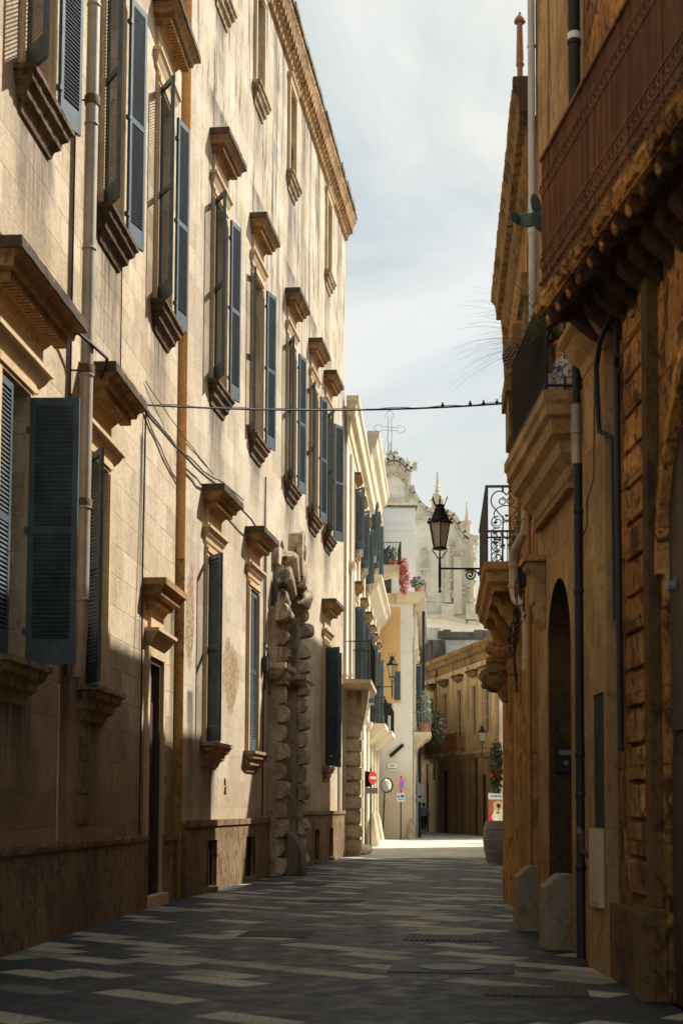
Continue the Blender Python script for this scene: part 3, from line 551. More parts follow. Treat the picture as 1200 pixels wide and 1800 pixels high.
for (a, b_) in ((8.0, 8.6), (10.95, 11.55)):
    q = MB(); q.mould(a, b_, [(.44, 4.62), (.44, 4.5), (.38, 4.44), (.32, 4.36), (.26, 4.32), (.22, 4.28)], .0); q.build('impost', M['portal'], pt)
nb = 13
for i in range(nb):       # arch bolsters
    t = math.pi * (i + .5) / nb; big = i % 2 == 0
    st0 = 0
    q = MB(); r0, r1 = (1.16, 1.88) if big else (1.22, 1.72); dt = math.pi / nb * .46
    rr = [(r0, -1), (r1, -1), (r1, 1), (r0, 1)]; vs = []; k = 7
    prof = [(.15 + (.34 if big else .24) * (max(0, math.cos(u)) ** .5), math.sin(u)) for u in [-math.pi / 2 + math.pi * j / k for j in range(k + 1)]]
    for r_ in (r0, r0 + .06, (r0 + r1) / 2, r1 - .07, r1):
        sc = .8 if r_ in (r0, r1) else 1.0
        for (n_, u) in prof:
            an = t + u * dt * (1 if r_ > r0 else 1); vs.append((cs + r_ * math.cos(an) + random.uniform(-.012, .012), .15 + (n_ - .15) * sc, cz + r_ * math.sin(an) + random.uniform(-.012, .012)))
    kk = k + 1; fs = [(a * kk + j, a * kk + j + 1, (a + 1) * kk + j + 1, (a + 1) * kk + j) for a in range(4) for j in range(k)] + [tuple(range(kk)), tuple(range(4 * kk, 5 * kk))]
    q.add(vs, fs); q.build('arch_block', M['portal'], pt, smooth=True)
for sx_ in (8.05, 11.02):
    for zc in (4.85, 5.22):
        q = MB(); bolster(q, sx_ - .05, sx_ + .55, zc, .175, .15, .42); q.build('rustic_block', M['portal'], pt, smooth=True)
q = MB(); q.prism_n(.15, .50, [(9.56, 6.8), (10.0, 6.8), (10.1, 7.4), (10.02, 7.78), (9.78, 7.9), (9.54, 7.78), (9.46, 7.4)]); q.ball((9.78, .46, 7.4), (.24, .10, .24), 10, .05); q.build('keystone', M['portal'], pt, smooth=True, bevel=.03)
mb = MB(); mb.box(8.6, 10.9, -.62, -.55, 0, 6.9)
for a, b_ in ((8.7, 9.68), (9.8, 10.78)):
    for c_, d_ in ((.3, 1.3), (1.5, 2.9), (3.1, 4.4)): mb.box(a, b_, -.55, -.52, c_, d_)
mb.build('portal_door', M['wood'], pt)
mb = MB(); mb.prism_s(8.35, 8.9, [(.2, 0), (.75, 0), (.72, .5), (.55, .85), (.3, .98), (.2, .9)]); mb.build('guard_stone', M['oldwall'], pt, smooth=True, bevel=.05)
mb = MB(); mb.box(10.86, 10.9, -.12, .08, 2.15, 2.75); mb.build('door_plate', M['pipe'], pt)
mb = MB(); mb.tube([(7.2, .03, 1.3), (7.22, .03, 3.8), (7.2, .03, 6.2), (7.25, .03, 8.6)], .018, 6); mb.tube([(7.38, .03, 4.0), (7.4, .03, 7.0)], .014, 6)
mb.tube([(7.2, .05, 5.0), (7.3, .12, 4.7), (7.25, .14, 4.2), (7.35, .13, 3.9), (7.45, .1, 4.3), (7.35, .08, 4.9)], .012, 6); mb.box(7.1, 7.3, .02, .12, 4.4, 4.7)
mb.build('wall_cable', M['cable'], B)
mb = MB(); mb.box(19.85, 20.3, .002, .03, .4, 2.9); mb.build('side_door', M['oldwall'], B)
mb = MB()
def word(mb, s, z, sz, text_strokes, n=.004, w=.018):
    for st in text_strokes:
        for (a, b_), (c_, d_) in zip(st, st[1:]): mb.tube([(s + a * sz, n, z + b_ * sz), (s + c_ * sz, n, z + d_ * sz)], w / 2, 4)
word(mb, 3.35, 1.9, .28, [[(0, 0), (.1, .5), (.2, 0)], [(.05, .2), (.16, .2)], [(.3, .4), (.45, .3), (.3, .1), (.5, 0)], [(.0, -.6), (.2, -.1), (.3, -.6), (.1, -.35)], [(.4, -.6), (.4, -.1), (.6, -.2), (.45, -.35), (.65, -.6)]])
gr = mb.build('graffiti', M['cable'], B); gr['label'] = 'small black spray scribble'

# ================================================================ white palazzi continuing the left side
C = frame('palazzo', 'sunlit white palazzo with a black iron balcony after the long cream one', 'building', (0.14, 45.4), (.063, 1))
hC = [(c - .5, c + .5, 5.5, 8.2) for c in (4.3, 8.2, 12.0)] + [(c - .5, c + .5, 10.1, 12.2) for c in (4.3, 8.2, 12.0)] + [(c - .55, c + .55, 0, 3.4) for c in (4.3, 8.2, 12.0)]
wall(C, M['white'], 0, 14.5, 0, 14.0, hC); body(C, M['dark'], 0, 14.5, 13.9)
mb = MB(); mb.box(0, .3, -.36, -.003, 0, 14); mb.mould(-.1, 14.5, [(.38, 14.2), (.38, 14.05), (.3, 13.95), (.26, 13.6), (.14, 13.5), (.1, 13.15), (.04, 13.1), (.03, 12.9), (0, 12.85)], .0)
x = 0
while x < 14.6: mb.box(x, x + .07, .12, .27, 13.5, 13.68); x += .16
for c in (1.6, 6.2, 10.1, 13.9):
    mb.box(c - .3, c + .3, .001, .09, 0, 12.8); mb.mould(c - .3, c + .3, [(.2, 9.3), (.2, 9.2), (.12, 9.05), (.09, 8.95)], .001); mb.mould(c - .3, c + .3, [(.22, 4.9), (.22, 4.75), (.12, 4.6)], .001)
mb.build('facade_trim', M['whitetrim'], C)
for c in (4.3, 8.2, 12.0):
    window(C, c, 5.5, 8.2, 1.0, 8.5, 9.0, True, 135, 20, dentil=False, mat_sill='sill2', hp=.3, hw=.8)
    window(C, c, 10.1, 12.2, 1.0, None, 12.7, True, 140, 12, dentil=False, mat_sill='sill2', hp=.25, hw=.75, frieze=False)
    mb = MB(); mb.box(c - .55, c + .55, -.25, -.2, 0, 3.4); mb.build('door', M['wood'], C)
# projecting stone frame with rubble shaft, console and iron balcony at the near corner
mb = MB(); mb.box(.12, .75, .001, .42, 0, 4.0)
for k in range(9): mb.box(.06, .8, .001, .46 + (.03 if k % 2 else 0), .15 + k * .44, .50 + k * .44)
mb.prism_s(.1, .8, [(0, 3.9), (.5, 3.9), (.62, 4.5), (.70, 5.1), (0, 5.1)]); mb.build('corner_pier', M['portal'], C)
mb = MB(); mb.mould(.0, 2.6, [(.80, 5.36), (.80, 5.24), (.74, 5.16), (.68, 5.1), (0.3, 5.08)], .0); bc = mb.build('balcony', M['frame'], C)
def railing(parent, s0, s1, n, z0, z1, pitch=.12, r=.009, mat='iron', sg=-1, sides=True, name='railing', n0=0.0, nears=True):
    mb = MB(sg); mb.box(s0, s1, n - .018, n + .018, z1 - .03, z1); mb.box(s0, s1, n - .015, n + .015, z0 + .05, z0 + .075)
    x = s0
    while x <= s1 + .001: mb.tube([(x, n, z0), (x, n, z1 - .02)], r, 5); x += pitch
    if sides:
        for s in ((s0, s1) if nears else (s1,)):
            mb.box(s - .018, s + .018, n0, n, z1 - .03, z1); mb.box(s - .015, s + .015, n0, n, z0 + .05, z0 + .075)
            y = n0 + pitch
            while y < n: mb.tube([(s, y, z0), (s, y, z1 - .02)], r, 5); y += pitch
            mb.box(s - .022, s + .022, n - .022, n + .022, z0, z1 + .03)
    return mb.build(name, M[mat], parent)
railing(bc, -.05, 2.7, .76, 5.36, 6.62, .14, .013)
mb = MB(); mb.tube([(3.0, .02, 13.0), (3.0, .1, 1)], .04, 8); mb.build('downpipe', M['whitepipe'], C)

C2 = frame('palazzo', 'taller white palazzo at the far end of the left side with a stone loggia', 'building', (1.03, 59.9), (.064, 1))
hD = [(c - .5, c + .5, 5.0, 8.2) for c in (1.6, 4.5, 8.0)] + [(c - .5, c + .5, 11.9, 14.4) for c in (1.6, 4.8, 8.2)] + [(c - .55, c + .55, 0, 3.4) for c in (2.5, 6.5)]
wall(C2, M['white'], 0, 11.6, 0, 16.3, hD); body(C2, M['dark'], 0, 11.6, 16.2)
mb = MB(); mb.box(0, .3, -.36, -.003, 0, 16.3); mb.mould(-.1, 11.6, [(.5, 16.8), (.5, 16.62), (.42, 16.5), (.36, 16.2), (.2, 16.1), (.14, 15.7), (.05, 15.6), (0, 15.2)], .0, Rr=False)
for c in (.3, 3.2, 6.4, 9.6, 11.2):
    mb.box(c - .25, c + .25, .001, .10, 0, 15.2); mb.mould(c - .25, c + .25, [(.24, 15.2), (.24, 15.1), (.14, 14.9), (.1, 14.8)], .001); mb.mould(c - .25, c + .25, [(.22, 9.3), (.22, 9.2), (.12, 9.0)], .001)
mb.mould(0, 11.6, [(.62, 10.9), (.62, 10.75), (.5, 10.6), (.4, 10.4), (.2, 10.2), (.1, 10.0), (0, 9.95)], .0, Rr=False)
mb.build('facade_trim', M['whitetrim'], C2)
for c in (1.6, 4.5, 8.0): window(C2, c, 5.0, 8.2, 1.0, 8.5, 9.0, True, 135, 14, dentil=False, mat_sill='sill2', hp=.3, hw=.75, frieze=False)
for c in (1.6, 4.8, 8.2): window(C2, c, 11.9, 14.4, 1.0, None, 14.9, True, 140, 12, dentil=False, mat_sill='sill2', hp=.25, hw=.75, frieze=False)
for c in (2.5, 6.5): mb = MB(); mb.box(c - .55, c + .55, -.25, -.2, 0, 3.4); mb.build('door', M['wood'], C2)
mb = MB(); mb.mould(6.6, 9.4, [(.85, 4.9), (.85, 4.75), (.7, 4.6), (.5, 4.4), (.2, 4.2), (0, 4.1)], 0); bb = mb.build('balcony', M['whitetrim'], C2); railing(bb, 5.95, 10.0, .80, 4.9, 6.0, .14, .012)
mb = MB(); mb.mould(0.8, 3.4, [(.75, 4.9), (.75, 4.75), (.6, 4.6), (.3, 4.4), (0, 4.1)], 0); bb = mb.build('balcony', M['whitetrim'], C2); railing(bb, .3, 4.0, .70, 4.9, 6.0, .14, .012)
for k, (s, n, z) in enumerate([(9.6, .1, 13.35)]):
    mb = MB(); mb.tube([(s, .02, z - .2), (s + .1, .15, z), (s + .1, .62, z + .55)], .05, 6); o = mb.build('spotlight', M['iron'], C2)
# fluted corner stones at the feet
for (x, y, r_) in [(0.62, 47.3, .26), (.45, 47.0, .2), (.8, 48.1, .22)]:
    mb = MB(1); mb.ball((0, 0, r_ * .6), (r_ * 1.1, r_, r_ * .75), 10, .1); o = mb.build('kerb_boulder', M['whitetrim'], None, smooth=True, loc=(x, y, 0))
    tag(o, {.26: 'largest rounded boulder at the foot of the rubble pier', .2: 'small rounded boulder nearest the street at the rubble pier', .22: 'rounded boulder farthest behind the rubble pier'}[r_], 'boulder', 'boulders at the corner pier')
for (x, y, lb) in [(1.22, 57.4, 'conical pale guard stone beside the no entry sign'), (1.68, 68.6, 'conical pale guard stone in the corner by the traffic mirror')]:
    mb = MB(1); mb.lathe((0, 0, 0), [(.32, 0), (.3, .2), (.16, .95), (.05, 1.3)], 12); tag(mb.build('guard_stone', M['whitetrim'], None, smooth=True, loc=(x, y, 0)), lb, 'guard stone', 'guard stones at the white palazzi')

# ================================================================ end wall house facing the camera
D = frame('house', 'pale corner house with an apricot wall panel and a roof terrace', 'building', (1.75, 71.6), (1, .03))
wall(D, M['palewall'], 0, 1.72, 0, 11.4, [(.12, .72, 5.95, 8.35)], depth=.2)
mb = MB(); mb.box(0, .1, -4, -.205, 0, 11.4); mb.box(.1, 1.72, -8, -.21, 0, 11.4); mb.build('rear_body', M['palewall'], D)
mb = MB(); mb.box(-.6, 1.10, .002, .022, 6.55, 11.25); mb.build('wall_panel', M['panel'], D)['label'] = 'tall flat apricot panel'
mb = MB(); mb.box(-.1, .16, .023, .06, 5.9, 8.45); mb.box(.68, .76, .023, .06, 5.9, 8.45); mb.box(.16, .68, .023, .06, 8.35, 8.5); mb.box(.16, .68, -.02, .03, 7.1, 7.2); w_ = mb.build('window', M['whitetrim'], D)
mb = MB(); mb.box(.12, .72, -.16, -.12, 5.95, 8.35); mb.build('pane', M['glass'], w_)
mb = MB(); mb.box(.80, 1.10, .03, .08, 6.7, 8.1)
for k in range(26): mb.box(.84, 1.06, .08, .088, 6.78 + k * .05, 6.80 + k * .05)
mb.build('shutter', M['shut'], w_)
mb = MB(); mb.mould(.9, 1.72, [(.55, 11.95), (.55, 11.8), (.45, 11.68), (.3, 11.5), (.2, 11.42), (0, 11.38)], .0, L=False); mb.box(-.9, 2.27, -5, .0, 11.401, 11.94)
mb.build('cornice', M['whitetrim'], D)
mb = MB(); mb.box(-.9, 1.95, -4.8, -1.6, 11.95, 16.5); mb.box(-.9, 2.05, -4.9, -1.5, 15.35, 15.55); mb.build('attic_storey', M['marble'], D)
mb = MB(); mb.box(-.9, 2.05, -4.9, -1.5, 16.5, 16.6); mb.build('attic_coping', M['oldwall'], D)
mb = MB(); mb.box(-.35, .75, -1.6, -1.55, 11.95, 14.4); mb.build('attic_window', M['glass'], D)
mb = MB(); mb.box(2.0, 2.3, -.55, -.2, 11.95, 12.5); mb.build('terrace_post', M['white'], D)
# projecting terrace balcony in front, joined to the white palazzo behind it
mb = MB(); mb.prism_n(.1, 2.3, [(-.45, 12.95), (1.0, 12.95), (1.0, 12.75), (.2, 12.5), (-.45, 12.1)]); tb = mb.build('balcony', M['whitetrim'], D)
railing(tb, -.4, .95, 2.25, 12.95, 14.05, .14, .012)
mb = MB(); mb.box(1.30, 1.38, .03, .1, 3.8, 4.6)
lt = MB(); lt.bx((0.92, .08, 4.25), (.86, .09, .16), R(-42), 'Y'); lt.build('wall_bar', M['iron'], D)['label'] = 'black slanted bar on the wall'
mb = MB(); mb.box(.48, .98, .003, .03, 3.26, 3.66); pq = mb.build('street_plaque', M['marble'], D); pq['label'] = 'white marble street name plaque'
mb = MB()
for zz, xs in ((3.53, (.62, .82)), (3.37, (.54, .92))):
    x = xs[0]
    while x < xs[1]: l = random.choice((.018, .026, .03)); mb.box(x, x + l, .03, .033, zz - .03, zz + .03); x += l + .012
mb.box(.485, .975, .03, .034, 3.262, 3.272); mb.box(.485, .975, .03, .034, 3.648, 3.658); mb.box(.485, .495, .03, .034, 3.273, 3.647); mb.box(.965, .975, .03, .034, 3.273, 3.647)
mb.build('plaque_lettering', M['signgrey'], pq)
mb = MB(); mb.lathe((0, .15, 0), [(.22, 0), (.2, .3), (.08, .8), (.02, 1.0)], 10); o = mb.build('guard_stone', M['portal'], D, loc=(1.62, 0, 0))
# side of the corner house
E2 = frame('house', 'narrow white side facade with a flowered balcony and a dark downpipe', 'building', (3.50, 71.8), (.066, 1))
wall(E2, M['white'], 0, 19, 0, 11.35, [(c - .5, c + .5, 5.7, 8.6) for c in (1.6, 5.5, 10)], depth=.2); body(E2, M['dark'], .3, 19, 11.3, n=-.24, thick=1.5)
mb = MB(); mb.mould(0, 19, [(.55, 11.95), (.55, 11.8), (.45, 11.68), (.3, 11.5), (.2, 11.42), (0, 11.38)], .0, L=False)
for c in (.3, 3.6, 8): mb.box(c - .28, c + .28, .001, .1, 0, 11.3); mb.mould(c - .28, c + .28, [(.25, 9.2), (.25, 9.0), (.1, 8.8)], .001)
mb.build('facade_trim', M['whitetrim'], E2)
for c in (1.6, 5.5, 10): window(E2, c, 5.7, 8.6, 1.0, None, 9.3, False, 140, 12, dentil=False, hp=.25, hw=.75, frieze=False, sash=False)
mb = MB(); mb.tube([(2.5, .28, 0), (2.5, .28, 4.6), (2.5, .45, 5.2), (2.5, .45, 11.4)], .07, 8); mb.build('downpipe', M['iron'], E2)
mb = MB(); mb.mould(.6, 3.6, [(.85, 5.15), (.85, 5.0), (.7, 4.88), (.55, 4.8), (.1, 4.3), (0, 4.1)], 0, jag=0); bb = mb.build('balcony', M['whitetrim'], E2)
railing(bb, .0, 4.2, .80, 5.15, 6.15, .14, .012, mat='polegrey')

# ---------------------------------------------------------------- ochre building closing the street
E = frame('palazzo', 'deep ochre palazzo with blackened balconies closing the street', 'building', (4.2, 99.0), (.174, -.985))
Lb = 22.3; cE = [1.6, 5.0, 8.1, 11.4, 14.8, 18.0, 20.6]
hE = [(c - .45, c + .45, 5.5, 8.2) for c in cE] + [(a, b_, 0, z) for a, b_, z in ((3.4, 4.3, 3.1), (6.3, 7.1, 3.0), (10.3, 11.9, 3.7), (14.4, 15.4, 3.4), (19.2, 20.2, 3.3))] + [(8.3, 8.8, 3.2, 4.3)]
wall(E, M['ochreE'], 0, Lb, 0, 10.1, hE, depth=.3); body(E, M['dark'], 0, Lb, 10.0)
mb = MB(); mb.box(Lb - .3, Lb, -6, -.003, 0, 10.1); mb.build('side_wall', M['ochreE'], E)
mb = MB(); mb.mould(0, Lb, [(.42, 10.45), (.42, 10.25), (.3, 10.15), (.2, 9.95), (.06, 9.85), (.05, 9.5), (0, 9.48)], .0, jag=.03); mb.build('roof_cornice', M['R3dark'], E)
mb = MB()
for c in (0.2, 3.3, 6.6, 9.8, 13.1, 16.4, 19.4, 22.0): mb.box(c - .28, c + .28, .001, .10, 0, 9.4)
mb.mould(0, Lb, [(.3, 4.6), (.3, 4.45), (.2, 4.35), (.1, 4.2), (0, 4.18)], .0, jag=.02); mb.build('facade_trim', M['ochreE'], E)
for c in cE: window(E, c, 5.5, 8.2, .9, None, 9.05, False, None, None, dentil=False, hp=.36, hw=.78, sw=.7, frieze=True, sash=True, depth=.1)
for a, b_ in ((.7, 3.0), (7.0, 12.6), (13.6, 16.2)):
    mb = MB(); mb.box(a, b_, .0, .62, 4.46, 4.66); mb.box(a, b_, .002, .6, 4.66, 4.66 + .04); q = mb.build('balcony', M['R3dark'], E); railing(q, a + .04, b_ - .04, .58, 4.7, 5.7, .10, .02, mat='rust')
for a, b_, z in ((3.4, 4.3, 3.1), (6.3, 7.1, 3.0), (10.3, 11.9, 3.7), (14.4, 15.4, 3.4), (19.2, 20.2, 3.3)):
    mb = MB(); mb.box(a, b_, -.28, -.22, 0, z); mb.build('door', M['wood'], E)
for q0, q1, q2 in ((9.5, 4.7, 9.8), (18.6, 0, 4.2)): mb = MB(); mb.tube([(q0, .1, q1), (q0, .1, q2)], .05, 6); mb.build('downpipe', M['blackpipe'], E)
# old walls stepping up behind it
o = MB(1); o.box(5.4, 12.4, 100, 103, 0, 12.9); o.box(5.3, 6.7, 99.9, 103.1, 0, 13.7); tg = o.build('terrace_wall', M['white']); tag(tg, 'plain pale wall rising behind the ochre palazzo', 'wall')
o = MB(1); o.box(6.7, 12.4, 99.8, 100, 12.0, 12.05); 
x = 6.5
o = MB(1)
while x < 12.4: l = random.uniform(.3, .6); o.box(x, x + l, 99.8, 100.6, 12.95, 13.5 + random.uniform(-.1, .12)); x += l
tag(o.build('wall_coping', M['oldwall']), 'rough blackened stone coping on the pale wall below the church', 'coping')
o = MB(1); o.box(4.3, 6.95, 98.4, 99.7, 0, 12.7); tag(o.build('old_wall', M['oldwall']), 'mouldy black and grey old wall left of the pale one', 'wall')

# ================================================================ church
F = thing('church', 'baroque limestone church facade rising over the street', 'church', (2.0, 120, 0))
def PX(px, py, Y=120.0):   # design grid of the facade elevation, in metres
    return ((px - 600) / 2600 * Y - 2.0, (1419 - py) / 2600 * Y + 1.5)
def poly(mb, pts, n0, n1): mb.prism_n(n0, n1, [PX(*p) for p in pts])
mb = MB(); mb.box(-1.5, 10, -8, 0, 0, 17.2)
poly(mb, [(640, 1060), (640, 900), (655, 868), (668, 818), (676, 800), (690, 792), (706, 796), (722, 812), (722, 840), (726, 855), (736, 872), (748, 884), (766, 892), (785, 893), (796, 898), (806, 913), (815, 928), (828, 938), (840, 940), (840, 1090), (640, 1090)], -3, -.3)
wl = mb.build('facade', M['church'], F)
mb = MB()
def band(mb, pts, r, n0, n1):
    P = [Vector((PX(*p)[0], 0, PX(*p)[1])) for p in pts]
    for a, b_ in zip(P, P[1:]):
        d = (b_ - a); l = d.length
        if l < 1e-4: continue
        nx = Vector((-d.z, 0, d.x)) / l * r; e = d / l * r * .4; q = [a - e - nx, b_ + e - nx, b_ + e + nx, a - e + nx]; mb.prism_n(n0, n1, [(v.x, v.z) for v in q])
mb = MB(); band(mb, [(664, 830), (670, 812), (680, 800), (691, 796), (703, 800), (714, 812), (722, 817), (731, 816)], .16, -.5, .25); mb.build('cornice', M['churchtrim'], F)
mb = MB(); band(mb, [(664, 838), (671, 820), (680, 809), (691, 805), (702, 809), (712, 821), (720, 826)], .10, -.4, .12); mb.build('cornice', M['churchtrim'], F)
mb = MB(); band(mb, [(724, 848), (727, 860), (737, 877), (749, 888), (766, 895)], .13, -.5, .2); mb.build('cornice', M['churchtrim'], F)
mb = MB(); band(mb, [(772, 893), (786, 894), (797, 900), (807, 915), (816, 931), (829, 940), (840, 941)], .16, -.5, .35); mb.build('cornice', M['churchtrim'], F)
mb = MB(); band(mb, [(776, 902), (788, 904), (797, 912), (806, 926), (815, 942), (829, 951), (840, 952)], .10, -.4, .2); mb.build('cornice', M['churchtrim'], F)
mb = MB(); band(mb, [(732, 905), (775, 905)], .12, -.4, .2); mb.build('cornice', M['churchtrim'], F)
mb = MB(); band(mb, [(735, 1083), (780, 1081), (820, 1092), (842, 1094)], .14, -.4, .4); mb.build('cornice', M['churchtrim'], F)
mb = MB(); band(mb, [(735, 1052), (765, 1053)], .1, -.4, .2); mb.build('cornice', M['churchtrim'], F)
mb = MB(); band(mb, [(672, 873), (672, 842), (680, 829), (690, 823), (700, 827), (708, 836), (716, 838), (716, 873), (672, 873)], .14, -.3, -.08)
for k in range(60):
    t = k / 59; pts = [(672, 873), (672, 842), (690, 823), (716, 838), (716, 873)]; i = min(3, int(t * 4)); u = t * 4 - i; px = pts[i][0] * (1 - u) + pts[i + 1][0] * u; py = pts[i][1] * (1 - u) + pts[i + 1][1] * u; a, z = PX(px, py - 1); mb.ball((a, -.06, z), random.uniform(.07, .13), 6, .3)
mb.build('garland_frame', M['churchtrim'], F)
mb = MB()
for (px, py, s_) in [(688, 787, 1.0), (696, 786, .8), (681, 789, .8), (718, 803, .7), (728, 808, .7), (731, 806, .5)]: a, z = PX(px, py); mb.ball((a, -.2, z), (.28 * s_, .25 * s_, .22 * s_), 8, .2)
a, z = PX(716, 812); mb.lathe((a, -.2, z), [(.16, 0), (.14, .1), (.2, .25), (.06, .42), (.12, .55), (.02, .8)], 8); a, z = PX(728, 812); mb.tube([(a, -.2, z), (a + .12, -.2, z + .2), (a + .02, -.2, z + .4), (a + .1, -.2, z + .55)], [.12, .1, .07, .04], 7)
mb.build('gable_ornament', M['churchtrim'], F, smooth=True)
for (px, base, r_, hh) in ((769.5, 902, 0.66, 1.0), (822, 935, .42, .8)):
    mb = MB(); a, z = PX(px, base)
    if r_ > .5: mb.lathe((a, -.7, z), [(.5, 0), (.5, 1.35), (.68, 1.4), (.68, 1.5), (.44, 1.52), (.46, 1.75), (.34, 2.0), (.14, 2.15), (.26, 2.3), (.12, 2.45), (.22, 2.6), (.12, 2.75), (.15, 2.9), (.07, 3.6), (.11, 3.68), (.1, 3.8), (.02, 3.88)], 12)
    else: mb.lathe((a, -.7, z), [(.38, 0), (.38, 1.1), (.5, 1.15), (.5, 1.25), (.2, 1.3), (.17, 1.5), (.05, 2.65), (.1, 2.75), (.08, 2.9), (.01, 2.95)], 8)
    mb.build('pinnacle', M['churchtrim'], F, smooth=True)
mb = MB()       # carved columns and niche
for px in (786, 829):
    a, z = PX(px, 1055); mb.tube([(a, .2, z - .1), (a, .2, z + .3), (a, .2, z + 2.0), (a, .2, z + 5.4)], [.34, .28, .26, .24], 10)
    for k in range(46): mb.ball((a + random.uniform(-.34, .34), .38 + random.uniform(-.1, .05), z + random.uniform(-.4, 5.2)), random.uniform(.07, .14), 6, .3)
    mb.box(a - .5, a + .5, .0, .5, z - 1.5, z - .25); mb.lathe((a, .5, z - .75), [(.05, 0), (.3, .02), (.32, .08), (.1, .1)], 12, 'n')
for (px, py) in [(746, 965), (748, 988), (795, 965), (806, 985), (800, 950), (812, 968), (800, 1042), (806, 1060), (815, 1035), (745, 1000)]: 
    for k in range(9): a, z = PX(px + random.uniform(-5, 5), py + random.uniform(-5, 5)); mb.ball((a, .05, z), random.uniform(.08, .17), 6, .3)
a, z = PX(747, 970); mb.lathe((a, .05, z), [(.34, 0), (.34, .1), (.24, .12)], 14, 'n'); 
mb.box(*(PX(736, 0)[0], PX(757, 0)[0]), .0, .3, PX(0, 1000)[1], PX(0, 996)[1]); mb.box(*(PX(738, 0)[0], PX(755, 0)[0]), .0, .4, PX(0, 1019)[1], PX(0, 1015)[1]); mb.box(PX(797, 0)[0], PX(812, 0)[0], .0, .22, PX(0, 1078)[1], PX(0, 975)[1])
mb.build('carving', M['churchtrim'], F, smooth=True)
mb = MB(); a0, a1 = PX(741, 0)[0], PX(748, 0)[0]; mb.box(a0, a1, .002, .03, PX(0, 1074)[1], PX(0, 1022)[1]); mb.build('window', M['oldwall'], F)
# wrought iron cross outline on lattice mast
mb = MB(); zc = PX(0, 742)[1]; ac = PX(684, 0)[0]
def cl(cx, cz, dx, dz, wd=.17, ln=1.0):  # arm outline with trefoil end
    px_, pz_ = -dz, dx; pts = [(cx + px_ * wd, cz + pz_ * wd)]
    pts.append((cx + dx * ln * .62 + px_ * wd, cz + dz * ln * .62 + pz_ * wd))
    for ang in range(150, -151, -20): 
        rr = .25 + .09 * abs(math.cos(R(ang * 1.5))); pts.append((cx + dx * ln * .82 + rr * (math.cos(R(ang)) * dx + math.sin(R(ang)) * px_), cz + dz * ln * .82 + rr * (math.cos(R(ang)) * dz + math.sin(R(ang)) * pz_)))
    pts.append((cx + dx * ln * .62 - px_ * wd, cz + dz * ln * .62 - pz_ * wd)); pts.append((cx - px_ * wd, cz - pz_ * wd))
    return [(p[0], -.4, p[1]) for p in pts]
for d in ((1, -.05), (-1, .05)): mb.tube(cl(ac, zc, d[0], d[1], .14, 1.15), .022, 5)
mb.tube(cl(ac, zc, 0, 1, .14, 1.45), .022, 5)
zb = PX(0, 794)[1]
for sx_ in (-.15, .15): mb.tube([(ac + sx_, -.4, zc + .1), (ac + sx_, -.4, zb)], .028, 5)
for k in range(5): z = zb + .5 + k * .16; mb.tube([(ac - .15, -.4, z), (ac + .15, -.4, z + .16)], .016, 5); mb.tube([(ac + .15, -.4, z), (ac - .15, -.4, z + .16)], .016, 5)
mb.tube([(ac - .15, -.4, zc - .3), (ac - .62, -.4, zb - .1)], .015, 5); mb.tube([(ac, -.4, zc + 1.45), (ac, -.4, zc + 1.62)], .03, 5)
cr_ = mb.build('cross', M['signgrey'], F); cr_['label'] = 'openwork iron cross on a lattice mast'

# ================================================================ RIGHT SIDE (sg = +1)
R1 = frame('palazzo', 'near orange stone building on the right with a rusted iron balcony and a dark arch', 'building', (2.62, 9.0), (-.03, 1))
S = 1
ac_, ar = 0.95, 1.62      # arch centre and radius; spring height
zs_ = 3.35
wall(R1, M['R1'], -5, 5.62, 0, 13, [(ac_ - ar, ac_ + ar, 0, zs_ + ar)], sg=S, depth=.6)
body(R1, M['dark'], -5, 5.62, 13, n=-.62, sg=S)
mb = MB(S); K = 24
for i in range(K):
    t0, t1 = math.pi * i / K, math.pi * (i + 1) / K; p0 = (ac_ + ar * math.cos(t0), zs_ + ar * math.sin(t0)); p1 = (ac_ + ar * math.cos(t1), zs_ + ar * math.sin(t1))
    mb.add([(p0[0], 0, p0[1]), (p1[0], 0, p1[1]), (p1[0], 0, zs_ + ar), (p0[0], 0, zs_ + ar)], [(0, 1, 2, 3)]); mb.add([(p0[0], 0, p0[1]), (p1[0], 0, p1[1]), (p1[0], -.6, p1[1]), (p0[0], -.6, p0[1])], [(0, 1, 2, 3)])
for (r0, r1, n1) in ((ar, ar + .10, .06), (ar + .10, ar + .26, .035)):
    for i in range(K):
        t0, t1 = math.pi * i / K, math.pi * (i + 1) / K
        q = [(ac_ + r_ * math.cos(t), zs_ + r_ * math.sin(t)) for r_, t in ((r0, t0), (r1, t0), (r1, t1), (r0, t1))]; mb.prism_n(.0, n1, q)
mb.build('arch_spandrel', M['R1'], R1)
mb = MB(S); mb.box(ac_ - ar + .002, ac_ + ar - .002, -.2, -.05, 0, zs_ + ar)
for k in range(6): a = ac_ - ar + .1 + k * .53; mb.box(a, a + .42, -.05, -.02, .3, 1.9); mb.box(a, a + .42, -.05, -.02, 2.1, 4.4)
mb.build('gate', M['wood'], R1)
# rusticated strip of raised blocks and its plinth
mb = MB(S); z = .78; 
while z < 6.1:
    hh = .295; mb.prism_s(2.95, 3.78, [(.0, z), (.045, z + .015), (.05, z + hh - .015), (.0, z + hh)]); z += hh + .022
mb.build('block_pilaster', M['R1'], R1, bevel=.008)
mb = MB(S); mb.box(2.62, 4.32, .001, .09, 0, .66); mb.box(2.62, 2.95, .001, .12, .66, .72); mb.box(2.62, 2.9, .09, .2, 0, .68); mb.box(2.7, 2.88, .001, .10, .72, 5.8); mb.build('plinth', M['R1low'], R1, bevel=.01)
